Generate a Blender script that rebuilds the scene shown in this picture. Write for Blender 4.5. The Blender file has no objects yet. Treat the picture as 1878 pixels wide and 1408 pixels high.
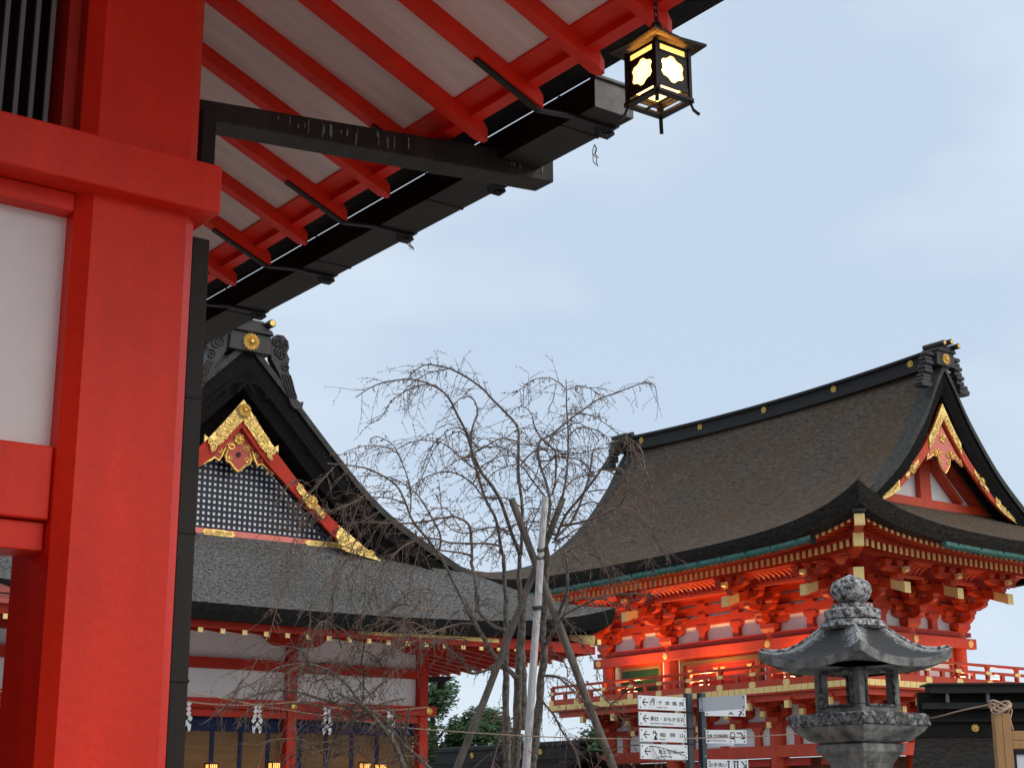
import bpy, math, random
from mathutils import Vector, Matrix
R = math.radians
sc = bpy.context.scene
col = sc.collection

# ------------------------------------------------------------------ camera
PITCH, ROLL, YAW = 0.265751, -0.0043929, 0.934034
fw = Vector((math.cos(YAW)*math.cos(PITCH), math.sin(YAW)*math.cos(PITCH), math.sin(PITCH)))
rt = Vector((math.sin(YAW), -math.cos(YAW), 0)); up = rt.cross(fw)
rr = rt*math.cos(ROLL) + up*math.sin(ROLL); uu = -rt*math.sin(ROLL) + up*math.cos(ROLL)
cd = bpy.data.cameras.new('camera'); cam = bpy.data.objects.new('camera', cd); col.objects.link(cam)
cd.sensor_width = 36; cd.lens = 55.27; cd.clip_end = 3000; cd.clip_start = 0.05
M3 = Matrix((rr, uu, -fw)).transposed()
cam.matrix_world = Matrix.Translation((0, 0, 1.6)) @ M3.to_4x4()
sc.camera = cam

# ------------------------------------------------------------------ sky and light: overcast, late afternoon
SUN_EL, SUN_AZ = 36, -62          # azimuth counted from +X towards +Y
w = bpy.data.worlds.new('World'); sc.world = w; w.use_nodes = True
nt = w.node_tree; N = nt.nodes; Lk = nt.links
bg = N['Background']
sky = N.new('ShaderNodeTexSky'); sky.sky_type = 'NISHITA'; sky.sun_disc = False
sky.sun_elevation = R(SUN_EL); sky.sun_rotation = R(90 - SUN_AZ)
tc = N.new('ShaderNodeTexCoord')
mp = N.new('ShaderNodeMapping'); mp.inputs['Scale'].default_value = (1.0, 1.0, 2.6)
ns = N.new('ShaderNodeTexNoise'); ns.inputs['Scale'].default_value = 2.3; ns.inputs['Detail'].default_value = 4; ns.inputs['Roughness'].default_value = .5
rp = N.new('ShaderNodeValToRGB')
rp.color_ramp.elements[0].position = .36; rp.color_ramp.elements[0].color = (5.55, 6.7, 8.2, 1)
rp.color_ramp.elements[1].position = .62; rp.color_ramp.elements[1].color = (7.8, 8.75, 9.6, 1)
mx = N.new('ShaderNodeMixRGB'); mx.inputs['Fac'].default_value = .93
Lk.new(tc.outputs['Generated'], mp.inputs['Vector']); Lk.new(mp.outputs['Vector'], ns.inputs['Vector'])
Lk.new(ns.outputs['Fac'], rp.inputs['Fac']); Lk.new(sky.outputs['Color'], mx.inputs['Color1']); Lk.new(rp.outputs['Color'], mx.inputs['Color2'])
Lk.new(mx.outputs['Color'], bg.inputs['Color']); bg.inputs['Strength'].default_value = .1
sl = bpy.data.lights.new('sun', 'SUN'); sl.energy = 1.5; sl.angle = R(50); sl.color = (1, .9, .76)
so = bpy.data.objects.new('sun', sl); col.objects.link(so)
sd = Vector((math.cos(R(SUN_EL))*math.cos(R(SUN_AZ)), math.cos(R(SUN_EL))*math.sin(R(SUN_AZ)), math.sin(R(SUN_EL))))
so.rotation_euler = sd.to_track_quat('Z', 'Y').to_euler()
sc.view_settings.view_transform = 'Standard'; sc.view_settings.look = 'None'; sc.view_settings.exposure = .1; sc.view_settings.gamma = 1
sc.cycles.max_bounces = 8; sc.cycles.diffuse_bounces = 4; sc.cycles.glossy_bounces = 3
sc.cycles.use_denoising = True

# ------------------------------------------------------------------ materials
MATS = {}
def mat(name, c, rough=.6, var=0., vs=6., bump=0., bs=60., metal=0., c2=None, spec=.3, stretch=(1, 1, 1), emit=None, es=0., lo=.35, hi=.65, detail=5):
    m = bpy.data.materials.new(name); m.use_nodes = True; MATS[name] = m
    t = m.node_tree; b = t.nodes['Principled BSDF']
    b.inputs['Roughness'].default_value = rough; b.inputs['Metallic'].default_value = metal
    b.inputs['Specular IOR Level'].default_value = spec
    c = tuple(c) + (1,)
    b.inputs['Base Color'].default_value = c
    if emit: b.inputs['Emission Color'].default_value = tuple(emit) + (1,); b.inputs['Emission Strength'].default_value = es
    co = t.nodes.new('ShaderNodeTexCoord'); mp = t.nodes.new('ShaderNodeMapping'); mp.inputs['Scale'].default_value = stretch
    t.links.new(co.outputs['Object'], mp.inputs['Vector'])
    if var or c2:
        n = t.nodes.new('ShaderNodeTexNoise'); n.inputs['Scale'].default_value = vs; n.inputs['Detail'].default_value = detail; n.inputs['Roughness'].default_value = .65
        t.links.new(mp.outputs['Vector'], n.inputs['Vector'])
        r = t.nodes.new('ShaderNodeValToRGB')
        r.color_ramp.elements[0].position = lo; r.color_ramp.elements[1].position = hi
        d = c2 + (1,) if c2 else tuple(min(1, x*(1 + var)) for x in c[:3]) + (1,)
        r.color_ramp.elements[0].color = c if c2 else tuple(x*(1 - var) for x in c[:3]) + (1,)
        r.color_ramp.elements[1].color = d
        t.links.new(n.outputs['Fac'], r.inputs['Fac']); t.links.new(r.outputs['Color'], b.inputs['Base Color'])
    if bump:
        n2 = t.nodes.new('ShaderNodeTexNoise'); n2.inputs['Scale'].default_value = bs; n2.inputs['Detail'].default_value = 4
        t.links.new(mp.outputs['Vector'], n2.inputs['Vector'])
        bp = t.nodes.new('ShaderNodeBump'); bp.inputs['Strength'].default_value = bump; bp.inputs['Distance'].default_value = .02
        t.links.new(n2.outputs['Fac'], bp.inputs['Height']); t.links.new(bp.outputs['Normal'], b.inputs['Normal'])
    return m

def bark_roof(name, a, b_, c_, sx, sy, sz):
    """cypress bark thatch: fine streaky fibres laid in courses, mossy patches"""
    m = mat(name, a, rough=.9, spec=.1); t = m.node_tree; b = t.nodes['Principled BSDF']; L = t.links
    co = t.nodes.new('ShaderNodeTexCoord'); mp = t.nodes.new('ShaderNodeMapping'); mp.inputs['Scale'].default_value = (sx, sy, sz)
    L.new(co.outputs['Object'], mp.inputs['Vector'])
    n1 = t.nodes.new('ShaderNodeTexNoise'); n1.inputs['Scale'].default_value = 1; n1.inputs['Detail'].default_value = 6; n1.inputs['Roughness'].default_value = .75
    L.new(mp.outputs['Vector'], n1.inputs['Vector'])
    n2 = t.nodes.new('ShaderNodeTexNoise'); n2.inputs['Scale'].default_value = .55; n2.inputs['Detail'].default_value = 3
    L.new(co.outputs['Object'], n2.inputs['Vector'])
    r1 = t.nodes.new('ShaderNodeValToRGB'); r1.color_ramp.elements[0].position = .38; r1.color_ramp.elements[1].position = .64
    r1.color_ramp.elements[0].color = a + (1,); r1.color_ramp.elements[1].color = b_ + (1,)
    L.new(n1.outputs['Fac'], r1.inputs['Fac'])
    r2 = t.nodes.new('ShaderNodeValToRGB'); r2.color_ramp.elements[0].position = .42; r2.color_ramp.elements[1].position = .7
    r2.color_ramp.elements[0].color = (0, 0, 0, 1); r2.color_ramp.elements[1].color = (.42, .42, .42, 1)
    L.new(n2.outputs['Fac'], r2.inputs['Fac'])
    mx = t.nodes.new('ShaderNodeMixRGB'); mx.inputs['Color2'].default_value = c_ + (1,)
    L.new(r2.outputs['Color'], mx.inputs['Fac']); L.new(r1.outputs['Color'], mx.inputs['Color1']); L.new(mx.outputs['Color'], b.inputs['Base Color'])
    bp = t.nodes.new('ShaderNodeBump'); bp.inputs['Strength'].default_value = .9; bp.inputs['Distance'].default_value = .06
    L.new(n1.outputs['Fac'], bp.inputs['Height']); L.new(bp.outputs['Normal'], b.inputs['Normal'])
    return m

verm = mat('vermilion_paint', (.70, .027, .009), rough=.48, var=.07, vs=2.5, bump=.08, bs=30, spec=.26)
def weathered(m, lo_, hi_, k):
    """adds runs, handling wear and fine grain to a painted timber"""
    t = m.node_tree; b = t.nodes['Principled BSDF']; src = b.inputs['Base Color'].links[0].from_socket
    co = t.nodes.new('ShaderNodeTexCoord'); out = src
    for sc_, st, a, c in ((1.0, (9, 9, .7), .80, 1.10), (55, (1, 1, 1), .90, 1.07), (2.2, (1, 1, 1), .88, 1.08)):
        mp = t.nodes.new('ShaderNodeMapping'); mp.inputs['Scale'].default_value = st; n = t.nodes.new('ShaderNodeTexNoise'); n.inputs['Scale'].default_value = sc_; n.inputs['Detail'].default_value = 5
        t.links.new(co.outputs['Object'], mp.inputs['Vector']); t.links.new(mp.outputs['Vector'], n.inputs['Vector'])
        r = t.nodes.new('ShaderNodeMapRange'); r.inputs['From Min'].default_value = .35; r.inputs['From Max'].default_value = .65; r.inputs['To Min'].default_value = 1 - (1 - a)*k; r.inputs['To Max'].default_value = 1 + (c - 1)*k
        t.links.new(n.outputs['Fac'], r.inputs['Value']); x = t.nodes.new('ShaderNodeVectorMath'); x.operation = 'SCALE'
        t.links.new(out, x.inputs[0]); t.links.new(r.outputs['Result'], x.inputs['Scale']); out = x.outputs['Vector']
    # pale scuffs
    mp = t.nodes.new('ShaderNodeMapping'); mp.inputs['Scale'].default_value = (16, 16, 1.6); n = t.nodes.new('ShaderNodeTexNoise'); n.inputs['Scale'].default_value = 1; n.inputs['Detail'].default_value = 9; n.inputs['Roughness'].default_value = .8
    t.links.new(co.outputs['Object'], mp.inputs['Vector']); t.links.new(mp.outputs['Vector'], n.inputs['Vector'])
    r = t.nodes.new('ShaderNodeMapRange'); r.inputs['From Min'].default_value = .66; r.inputs['From Max'].default_value = .80; r.inputs['To Max'].default_value = .30*k
    t.links.new(n.outputs['Fac'], r.inputs['Value']); mx = t.nodes.new('ShaderNodeMixRGB'); mx.inputs['Color2'].default_value = (.62, .25, .2, 1)
    t.links.new(r.outputs['Result'], mx.inputs['Fac']); t.links.new(out, mx.inputs['Color1']); t.links.new(mx.outputs['Color'], b.inputs['Base Color'])
weathered(verm, 0, 1, .4)
panel_w = mat('bright_white_panel', (.88, .88, .88), rough=.9)
verm_d = mat('vermilion_dark', (.40, .024, .012), rough=.55, var=.14, vs=3)  # darker red; puts shade into the hall's side rafters
verm_t = mat('vermilion_gate_paint', (.50, .043, .009), rough=.5, var=.12, vs=3, spec=.4)
verm_h = mat('vermilion_hall_shaded', (.42, .025, .010), rough=.55, var=.12, vs=3, spec=.2)  # vermilion darkened for the hall, its shade is in the colour
verm_p = mat('pink_vermilion', (.72, .2, .16), rough=.6, var=.12, vs=4)  # pale pink red; on the inner eave boards it stands for light
plaster = mat('white_plaster', (.75, .745, .74), rough=.9, var=.06, vs=1.6, bump=.08, bs=40)
board_w = mat('white_soffit_board', (.68, .64, .61), rough=.85, var=.11, vs=2.2, stretch=(.5, 6, 1), bump=.1, bs=20)
black = mat('black_lacquered_wood', (.017, .0155, .015), rough=.55, var=.25, vs=8, spec=.2)
black2 = mat('charcoal_thatch_edge', (.010, .0092, .009), rough=.9, var=.5, vs=14, bump=.6, bs=30, stretch=(1, 1, 3), spec=.12)
copper = mat('dark_patinated_copper', (.016, .0125, .0105), rough=.55, var=.35, vs=5, metal=.1, stretch=(1, 1, .35), spec=.25)
verdi = mat('verdigris_copper', (.022, .085, .072), rough=.65, c2=(.055, .16, .135), vs=5, stretch=(1, 1, 1))
iron = mat('black_iron', (.02, .019, .02), rough=.5, metal=.4)
gold = mat('gilt_metal', (.80, .52, .14), rough=.38, metal=.75, var=.15, vs=9, bump=.15, bs=30)
gold_s = mat('gilt_scrollwork', (.74, .5, .14), rough=.48, metal=.6, c2=(.95, .72, .3), vs=9, bump=1., bs=16)
gold_c = mat('gilt_cap', (.84, .62, .26), rough=.5, metal=.35, var=.08, vs=12)
navy = mat('navy_lacquer', (.008, .011, .03), rough=.45)
blueb = mat('indigo_brocade', (.004, .007, .026), rough=.85, c2=(.012, .026, .085), vs=22)
bamboo = mat('bamboo_blind', (.14, .075, .027), rough=.7, var=.2, vs=8, bump=.3, bs=70, stretch=(.05, .05, 1))
bark_l = bark_roof('grey_cypress_bark', (.028, .027, .0265), (.28, .27, .262), (.075, .075, .06), 20, 20, 26)
bark_t = bark_roof('brown_cypress_bark', (.034, .026, .020), (.195, .150, .118), (.13, .07, .03), 11, 4.5, 38)
bark_d = bark_roof('dark_cypress_bark', (.011, .009, .008), (.042, .035, .030), (.02, .018, .014), 8, 8, 20)
moss = mat('mossy_copper_trim', (.028, .027, .025), rough=.8, c2=(.058, .060, .053), vs=7, bump=.4, bs=30)
stone = mat('lichened_granite', (.05, .05, .05), rough=.9, c2=(.40, .40, .39), vs=24, bump=.25, bs=90, lo=.47, hi=.66, detail=8)
stone_l = mat('pale_lichened_granite', (.05, .05, .05), rough=.92, c2=(.52, .52, .51), vs=30, bump=.3, bs=90, lo=.42, hi=.60, detail=9)
stone_d = mat('dark_damp_granite', (.07, .071, .067), rough=.88, c2=(.29, .295, .28), vs=9, bump=.25, bs=80, detail=8)
wood_g = mat('weathered_grey_timber', (.10, .085, .07), rough=.85, c2=(.2, .175, .15), vs=5, stretch=(6, 6, .7), bump=.4, bs=10)
wood_w = mat('bleached_timber', (.48, .46, .46), rough=.85, c2=(.78, .77, .77), vs=7, stretch=(6, 6, .6), bump=.4, bs=12)
wood_n = mat('new_cedar', (.36, .2, .085), rough=.7, c2=(.44, .26, .12), vs=4, stretch=(8, 8, .8))
bark_c = mat('cherry_bark', (.055, .046, .040), rough=.88, c2=(.33, .29, .245), vs=16, stretch=(2, 2, 1.5), bump=.6, bs=40, lo=.36, hi=.78, detail=9)
twig_m = mat('cherry_twig', (.06, .038, .030), rough=.8, c2=(.23, .16, .125), vs=3)
leaf = mat('evergreen_leaf', (.018, .045, .014), rough=.55, c2=(.05, .10, .03), vs=.8)
bark_e = mat('evergreen_bark', (.05, .04, .03), rough=.9)
sign_w = mat('white_enamel', (.72, .76, .8), rough=.35, var=.02)
ink = mat('black_print', (.012, .014, .02), rough=.6)
grey_ink = mat('grey_print', (.2, .21, .22), rough=.6)
steel = mat('dark_painted_steel', (.03, .036, .05), rough=.4, spec=.5)
rope_m = mat('straw_rope_fibre', (.5, .36, .26), rough=.9, var=.2, vs=30)
paper = mat('white_paper', (.78, .78, .8), rough=.8)
green_w = mat('green_lattice_window', (.012, .05, .014), rough=.5, var=.2, vs=6)
gravel = mat('pale_gravel', (.38, .355, .32), rough=.95, var=.2, vs=8, bump=.4, bs=60)
tile = mat('smoked_tile', (.024, .021, .021), rough=.5, var=.3, vs=9, spec=.35, bump=.3, bs=20)
sooty = mat('sooty_timber', (.013, .0105, .009), rough=.7, var=.3, vs=6, spec=.12)
glow = mat('lamp_glass', (1, .8, .5), rough=.5, emit=(1, .52, .12), es=6)
glow_d = mat('lamp_inner_glow', (1, .7, .3), rough=.5, emit=(1, .50, .10), es=2.2)
glow_p = mat('lit_paper_screen', (.9, .6, .25), rough=.8, emit=(1, .42, .07), es=1.5)
glow_f = mat('floodlight_lens', (1, .8, .5), rough=.3, emit=(1, .62, .3), es=8)

# lichen grows along the four hips of the lantern roof
lt_ = stone.copy(); lt_.name = 'hip_lichened_granite'; t_ = lt_.node_tree; b_ = t_.nodes['Principled BSDF']
co_ = t_.nodes.new('ShaderNodeTexCoord'); sx_ = t_.nodes.new('ShaderNodeSeparateXYZ'); t_.links.new(co_.outputs['Object'], sx_.inputs['Vector'])
def mth(op, a, b=None):
    n = t_.nodes.new('ShaderNodeMath'); n.operation = op
    for i, v in enumerate((a, b)):
        if v is None: continue
        if hasattr(v, 'links'): t_.links.new(v, n.inputs[i])
        else: n.inputs[i].default_value = v
    return n.outputs[0]
d_ = mth('ABSOLUTE', mth('SUBTRACT', mth('ABSOLUTE', sx_.outputs['X']), mth('ABSOLUTE', sx_.outputs['Y'])))
nz_ = t_.nodes.new('ShaderNodeTexNoise'); nz_.inputs['Scale'].default_value = 38; nz_.inputs['Detail'].default_value = 7; nz_.inputs['Roughness'].default_value = .8
t_.links.new(co_.outputs['Object'], nz_.inputs['Vector'])
q_ = mth('SUBTRACT', mth('ADD', mth('MULTIPLY', nz_.outputs['Fac'], 1.9), -.50), mth('MULTIPLY', d_, 4.2))
rm_ = t_.nodes.new('ShaderNodeValToRGB'); rm_.color_ramp.elements[0].position = .0; rm_.color_ramp.elements[0].color = (.05, .05, .052, 1); rm_.color_ramp.elements[1].position = .40; rm_.color_ramp.elements[1].color = (.40, .40, .40, 1)
t_.links.new(q_, rm_.inputs['Fac']); t_.links.new(rm_.outputs['Color'], b_.inputs['Base Color'])
hip_stone = lt_

# ------------------------------------------------------------------ mesh helpers
WL = {}
class MB:
    def __init__(s): s.v = []; s.f = []
    def add(s, vs, fs):
        n = len(s.v); s.v += [tuple(p) for p in vs]; s.f += [tuple(i + n for i in f) for f in fs]
    def box(s, x0, x1, y0, y1, z0, z1):
        s.add([(x0,y0,z0),(x1,y0,z0),(x1,y1,z0),(x0,y1,z0),(x0,y0,z1),(x1,y0,z1),(x1,y1,z1),(x0,y1,z1)],
              [(0,3,2,1),(4,5,6,7),(0,1,5,4),(1,2,6,5),(2,3,7,6),(3,0,4,7)])
    def hexa(s, p): s.add(p, [(0,3,2,1),(4,5,6,7),(0,1,5,4),(1,2,6,5),(2,3,7,6),(3,0,4,7)])
    def prism(s, poly, o, u, v, d):
        """polygon (a,b) in axes u,v at o, pushed along d"""
        o, u, v, d = Vector(o), Vector(u), Vector(v), Vector(d); n = len(poly)
        a = [o + u*p[0] + v*p[1] for p in poly]; b = [p + d for p in a]
        s.add(a + b, [tuple(range(n - 1, -1, -1)), tuple(range(n, 2*n))] + [(i, (i+1) % n, n + (i+1) % n, n + i) for i in range(n)])
    def tube(s, pts, rad, n=6, caps=True):
        pts = [Vector(p) for p in pts]; k = len(pts)
        if not hasattr(rad, '__len__'): rad = [rad]*k
        t0 = (pts[1] - pts[0]).normalized()
        a = t0.orthogonal().normalized(); rings = []
        for i, p in enumerate(pts):
            t = (pts[min(i+1, k-1)] - pts[max(i-1, 0)])
            t = t.normalized() if t.length > 1e-9 else t0
            a = (a - t*a.dot(t)); a = a.normalized() if a.length > 1e-6 else t.orthogonal().normalized()
            b = t.cross(a)
            rings.append([p + (a*math.cos(2*math.pi*j/n) + b*math.sin(2*math.pi*j/n))*rad[i] for j in range(n)])
        vs = [q for r_ in rings for q in r_]
        fs = [(i*n + j, i*n + (j+1) % n, (i+1)*n + (j+1) % n, (i+1)*n + j) for i in range(k-1) for j in range(n)]
        if caps: fs += [tuple(range(n-1, -1, -1)), tuple(range((k-1)*n, k*n))]
        s.add(vs, fs)
    def beam(s, p, q, wd, h, upv=(0, 0, 1)):
        """rectangular bar from p to q"""
        p, q = Vector(p), Vector(q); t = (q - p).normalized(); sd_ = t.cross(Vector(upv)).normalized()*(wd/2); u_ = sd_.cross(t).normalized()*(h/2)
        s.hexa([p - sd_ - u_, p + sd_ - u_, q + sd_ - u_, q - sd_ - u_, p - sd_ + u_, p + sd_ + u_, q + sd_ + u_, q - sd_ + u_])
    def lathe(s, prof, c, n=24, rot=0., lobes=0, amp=0.):
        vs = []; k = len(prof)
        for r_, z in prof:
            for j in range(n):
                an = 2*math.pi*j/n + rot; q = r_*(1 + (amp*abs(math.cos(an*lobes/2)) if lobes else 0))
                vs.append((c[0] + q*math.cos(an), c[1] + q*math.sin(an), c[2] + z))
        s.add(vs, [(i*n + j, i*n + (j+1) % n, (i+1)*n + (j+1) % n, (i+1)*n + j) for i in range(k-1) for j in range(n)] + [tuple(range(n-1, -1, -1)), tuple(range((k-1)*n, k*n))])
    def grid(s, rows, flip=False):
        m_ = len(rows[0]); vs = [p for r_ in rows for p in r_]
        fs = [(i*m_ + j, i*m_ + j + 1, (i+1)*m_ + j + 1, (i+1)*m_ + j) for i in range(len(rows)-1) for j in range(m_-1)]
        if flip: fs = [f[::-1] for f in fs]
        s.add(vs, fs)
    def disc(s, c, nrm, r_, th=.01, n=20, petals=0, rim=.82):
        """round plate or a chrysanthemum of petals facing nrm"""
        c, nrm = Vector(c), Vector(nrm).normalized(); a = nrm.orthogonal().normalized(); b = nrm.cross(a)
        if not petals:
            s.prism([(r_*math.cos(2*math.pi*j/n), r_*math.sin(2*math.pi*j/n)) for j in range(n)], c, a, b, nrm*th); return
        for k in range(petals):
            an = 2*math.pi*k/petals; hw = math.pi/petals*.96
            pr_ = []
            for (rad, wd, hh) in ((.22, .9, .6), (.5, .95, 1.), (.85, 1., 1.), (1., .62, .55)):
                pr_.append([c + (a*math.cos(an + e*hw*wd) + b*math.sin(an + e*hw*wd))*r_*rad*(1 if e else 1.03) + nrm*th*hh*(1 if not e else .35) for e in (-1, 0, 1)])
            s.grid(pr_)
            s.grid([[q for q in pr_[-1]], [Vector(q) - nrm*th*.6 for q in pr_[-1]]])
        s.prism([(r_*.9*math.cos(2*math.pi*j/n), r_*.9*math.sin(2*math.pi*j/n)) for j in range(n)], c, a, b, nrm*th*.3)
        s.lathe_dir(c, nrm, [(r_*.24, 0), (r_*.24, th*.9), (r_*.16, th*1.3), (r_*.02, th*1.4)])
    def lathe_dir(s, c, nrm, prof, n=14):
        c, nrm = Vector(c), Vector(nrm).normalized(); a = nrm.orthogonal().normalized(); b = nrm.cross(a)
        vs = [c + (a*math.cos(2*math.pi*j/n) + b*math.sin(2*math.pi*j/n))*r_ + nrm*z for r_, z in prof for j in range(n)]
        k = len(prof)
        s.add(vs, [(i*n + j, i*n + (j+1) % n, (i+1)*n + (j+1) % n, (i+1)*n + j) for i in range(k-1) for j in range(n)] + [tuple(range(n-1, -1, -1)), tuple(range((k-1)*n, k*n))])
    def build(s, name, m, parent=None, origin=None, smooth=False, bevel=0., label=None):
        base = WL[parent.name] if parent else Vector((0, 0, 0))
        o_ = Vector(origin) if origin is not None else base
        me = bpy.data.meshes.new(name); me.from_pydata([tuple(Vector(p) - o_) for p in s.v], [], s.f); me.update()
        me.materials.append(m)
        if smooth: me.polygons.foreach_set('use_smooth', [True]*len(me.polygons))
        ob = bpy.data.objects.new(name, me); col.objects.link(ob)
        ob.location = o_ - base
        if parent: ob.parent = parent
        WL[ob.name] = o_
        if bevel:
            bm = ob.modifiers.new('bevel', 'BEVEL'); bm.width = bevel; bm.segments = 2; bm.limit_method = 'ANGLE'; bm.angle_limit = R(40)
        if label: ob['label'] = label
        return ob
def thing(name, loc, label, cat, group=None):
    o = bpy.data.objects.new(name, None); o.empty_display_size = .2; col.objects.link(o); o.location = loc; WL[o.name] = Vector(loc)
    return tag(o, label, cat, group)
def tag(o, label, cat, group=None):
    o['label'] = label; o['category'] = cat
    if group: o['group'] = group
    return o
def structure(o): o['kind'] = 'structure'; return o
def dup(o, loc, parent=None, rot=None):
    """copy an object with its children; loc is a world position"""
    c = o.copy(); col.objects.link(c); par = parent if parent is not None else o.parent
    c.parent = par; WL[c.name] = Vector(loc); c.location = Vector(loc) - (WL[par.name] if par else Vector((0, 0, 0)))
    if rot is not None: c.rotation_euler = rot
    for ch in o.children:
        d = ch.copy(); col.objects.link(d); d.parent = c; WL[d.name] = WL[ch.name]
    return c
def lerp_tab(tab):
    """smooth interpolation through (x, y) points"""
    def f(x):
        if x <= tab[0][0]: return tab[0][1] + (x - tab[0][0])*(tab[1][1] - tab[0][1])/(tab[1][0] - tab[0][0])
        for i in range(len(tab)-1):
            x0, y0 = tab[i]; x1, y1 = tab[i+1]
            if x <= x1:
                h = x1 - x0; t = (x - x0)/h
                def sl_(k):
                    a, b = max(0, k-1), min(len(tab)-1, k+1); return (tab[b][1] - tab[a][1])/(tab[b][0] - tab[a][0])
                m0, m1 = sl_(i)*h, sl_(i+1)*h
                return (2*t**3 - 3*t*t + 1)*y0 + (t**3 - 2*t*t + t)*m0 + (-2*t**3 + 3*t*t)*y1 + (t**3 - t*t)*m1
        return tab[-1][1] + (x - tab[-1][0])*(tab[-1][1] - tab[-2][1])/(tab[-1][0] - tab[-2][0])
    return f
def inv(f, z, a, b):
    for _ in range(40):
        m_ = (a + b)/2
        if f(m_) < z: a = m_
        else: b = m_
    return (a + b)/2

# ------------------------------------------------------------------ ground
g = MB(); g.add([(-400,-400,0),(900,-400,0),(900,900,0),(-400,900,0)], [(0,1,2,3)])
structure(g.build('ground', gravel))
# ------------------------------------------------------------------ the near worship hall: post, tie beams, soffit with rafters, gutter
hall = thing('worship_hall', (0, 8, 0), 'nearest vermilion hall at left, its big chamfered post and raftered eave filling the corner', 'shrine hall')
RZ = lambda x: 4.315 - .433*(x - 2.342)            # underside of the rafters
YV = 1.9                                          # the near verge of the roof
def chamfer_post(x0, x1, y0, y1, c, z0, z1):
    m = MB(); m.prism([(x0+c,y0),(x1-c,y0),(x1,y0+c),(x1,y1-c),(x1-c,y1),(x0+c,y1),(x0,y1-c),(x0,y0+c)], (0,0,z0), (1,0,0), (0,1,0), (0,0,z1-z0)); return m
chamfer_post(1.575, 1.962, 4.3, 4.69, .042, 0, 4.62).build('post', verm, hall)
chamfer_post(-1.9, -1.51, 4.3, 4.69, .042, 0, 6.1).build('post', verm, hall)
chamfer_post(1.575, 1.962, 9.3, 9.69, .042, 0, 4.62).build('post', verm, hall)
m = MB(); m.box(-6, 2.003, 4.235, 4.44, 3.405, 3.565); m.build('tie_beam', verm, hall, bevel=.006)
m = MB(); m.box(-6, 1.572, 4.335, 4.5, 3.345, 3.403); m.build('head_rail', verm, hall, bevel=.004)
m = MB(); m.box(-6, 1.588, 4.40, 4.46, 2.60, 3.347)
m.build('wall_panel', plaster, hall)
m = MB(); m.box(-6, 1.573, 4.36, 4.56, 2.412, 2.628); m.build('lower_tie_beam', verm, hall, bevel=.005)
m = MB(); m.box(-6, 1.571, 4.385, 4.53, 2.325, 2.408); m.build('lintel_rail', verm, hall, bevel=.004)
m = MB(); m.box(-1.9, -1.8, -2.4, 13, 0, 6.4); m.build('added_end_wall', verm_d, hall)  # unseen wall, added to keep sky reflections off the post's side
m = MB(); m.box(-1.8, 1.9, 12.0, 12.1, 0, 4.4); m.build('added_rear_wall', verm_d, hall)  # unseen too, added to darken the interior behind the post
# a sliver of the far bay seen under the lintel
m = MB()
for k in range(5): m.hexa([(1.2,6.3+.2*k,2.42+.07*k),(2.215,6.3+.2*k,2.42+.07*k),(2.215,6.47+.2*k,2.46+.07*k),(1.2,6.47+.2*k,2.46+.07*k),(1.2,6.3+.2*k,2.44+.07*k),(2.215,6.3+.2*k,2.44+.07*k),(2.215,6.47+.2*k,2.48+.07*k),(1.2,6.47+.2*k,2.48+.07*k)])
m.build('inner_eave_board', verm_p, hall)  # eave boards; their pink is the light on them, painted in
# lattice window above the beam
m = MB(); m.box(1.535, 1.573, 4.40, 4.52, 3.56, 4.7); m.box(1.574, 1.622, 4.345, 4.6, 3.56, 4.62); m.box(-6, 1.535, 4.42, 4.5, 4.62, 4.9)
wf = m.build('lattice_window', verm_d, hall)
m = MB()
x = 1.50
while x > -1.4:
    m.box(x - .007, x + .007, 4.445, 4.458, 3.566, 4.62); x -= .0475
m.build('window_bar', mat('grey_green_bar', (.16, .19, .18), rough=.7), wf)
m = MB(); m.box(-6, 1.57, 4.66, 4.70, 3.3, 6.0); m.build('interior_shade_sheet', mat('interior_shade_black', (.006, .006, .006), rough=.95), wf)  # near-black sheet standing in for the unlit interior
# soffit, rafters, roof body
m = MB(); a, b = -2.6, 2.99
m.hexa([(a,YV,RZ(a)+.06),(b,YV,RZ(b)+.06),(b,13,RZ(b)+.06),(a,13,RZ(a)+.06),(a,YV,RZ(a)+.11),(b,YV,RZ(b)+.11),(b,13,RZ(b)+.11),(a,13,RZ(a)+.11)])
m.build('soffit', board_w, hall)
m = MB()
for x0, x1, dz in ((2.955, 3.025, .05), (3.025, 3.07, .032)):
    m.hexa([(x0,YV,RZ(x0)+dz),(x1,YV,RZ(x1)+dz+.012),(x1,13,RZ(x1)+dz+.012),(x0,13,RZ(x0)+dz),(x0,YV,RZ(x0)+.15),(x1,YV,RZ(x1)+.15),(x1,13,RZ(x1)+.15),(x0,13,RZ(x0)+.15)])
m.build('eave_board', verm, hall)
m = MB()
m.hexa([(3.0,YV,4.09),(3.308,YV,4.15),(3.169,13,4.04),(3.0,13,4.09),(3.0,YV,4.22),(3.30,YV,4.42),(3.2,13,4.42),(3.0,13,4.22)])
m.hexa([(3.0,YV,4.22),(3.275,YV,4.42),(3.275,13,4.42),(3.0,13,4.22),(-2.6,YV,6.9),(-2.6,YV,7.3),(-2.6,13,7.3),(-2.6,13,6.9)])
m.hexa([(-8.5,YV,4.22),(-8.5,13,4.22),(-2.6,13,6.9),(-2.6,YV,6.9),(-8.7,YV,4.42),(-8.7,13,4.42),(-2.6,13,7.3),(-2.6,YV,7.3)])
m.build('roof', black2, hall)
m = MB(); q = .025
pz = [(-2.5,0),(3.1,0)]
x0, x1 = -2.5, 3.115
y0 = 3.695
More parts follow.
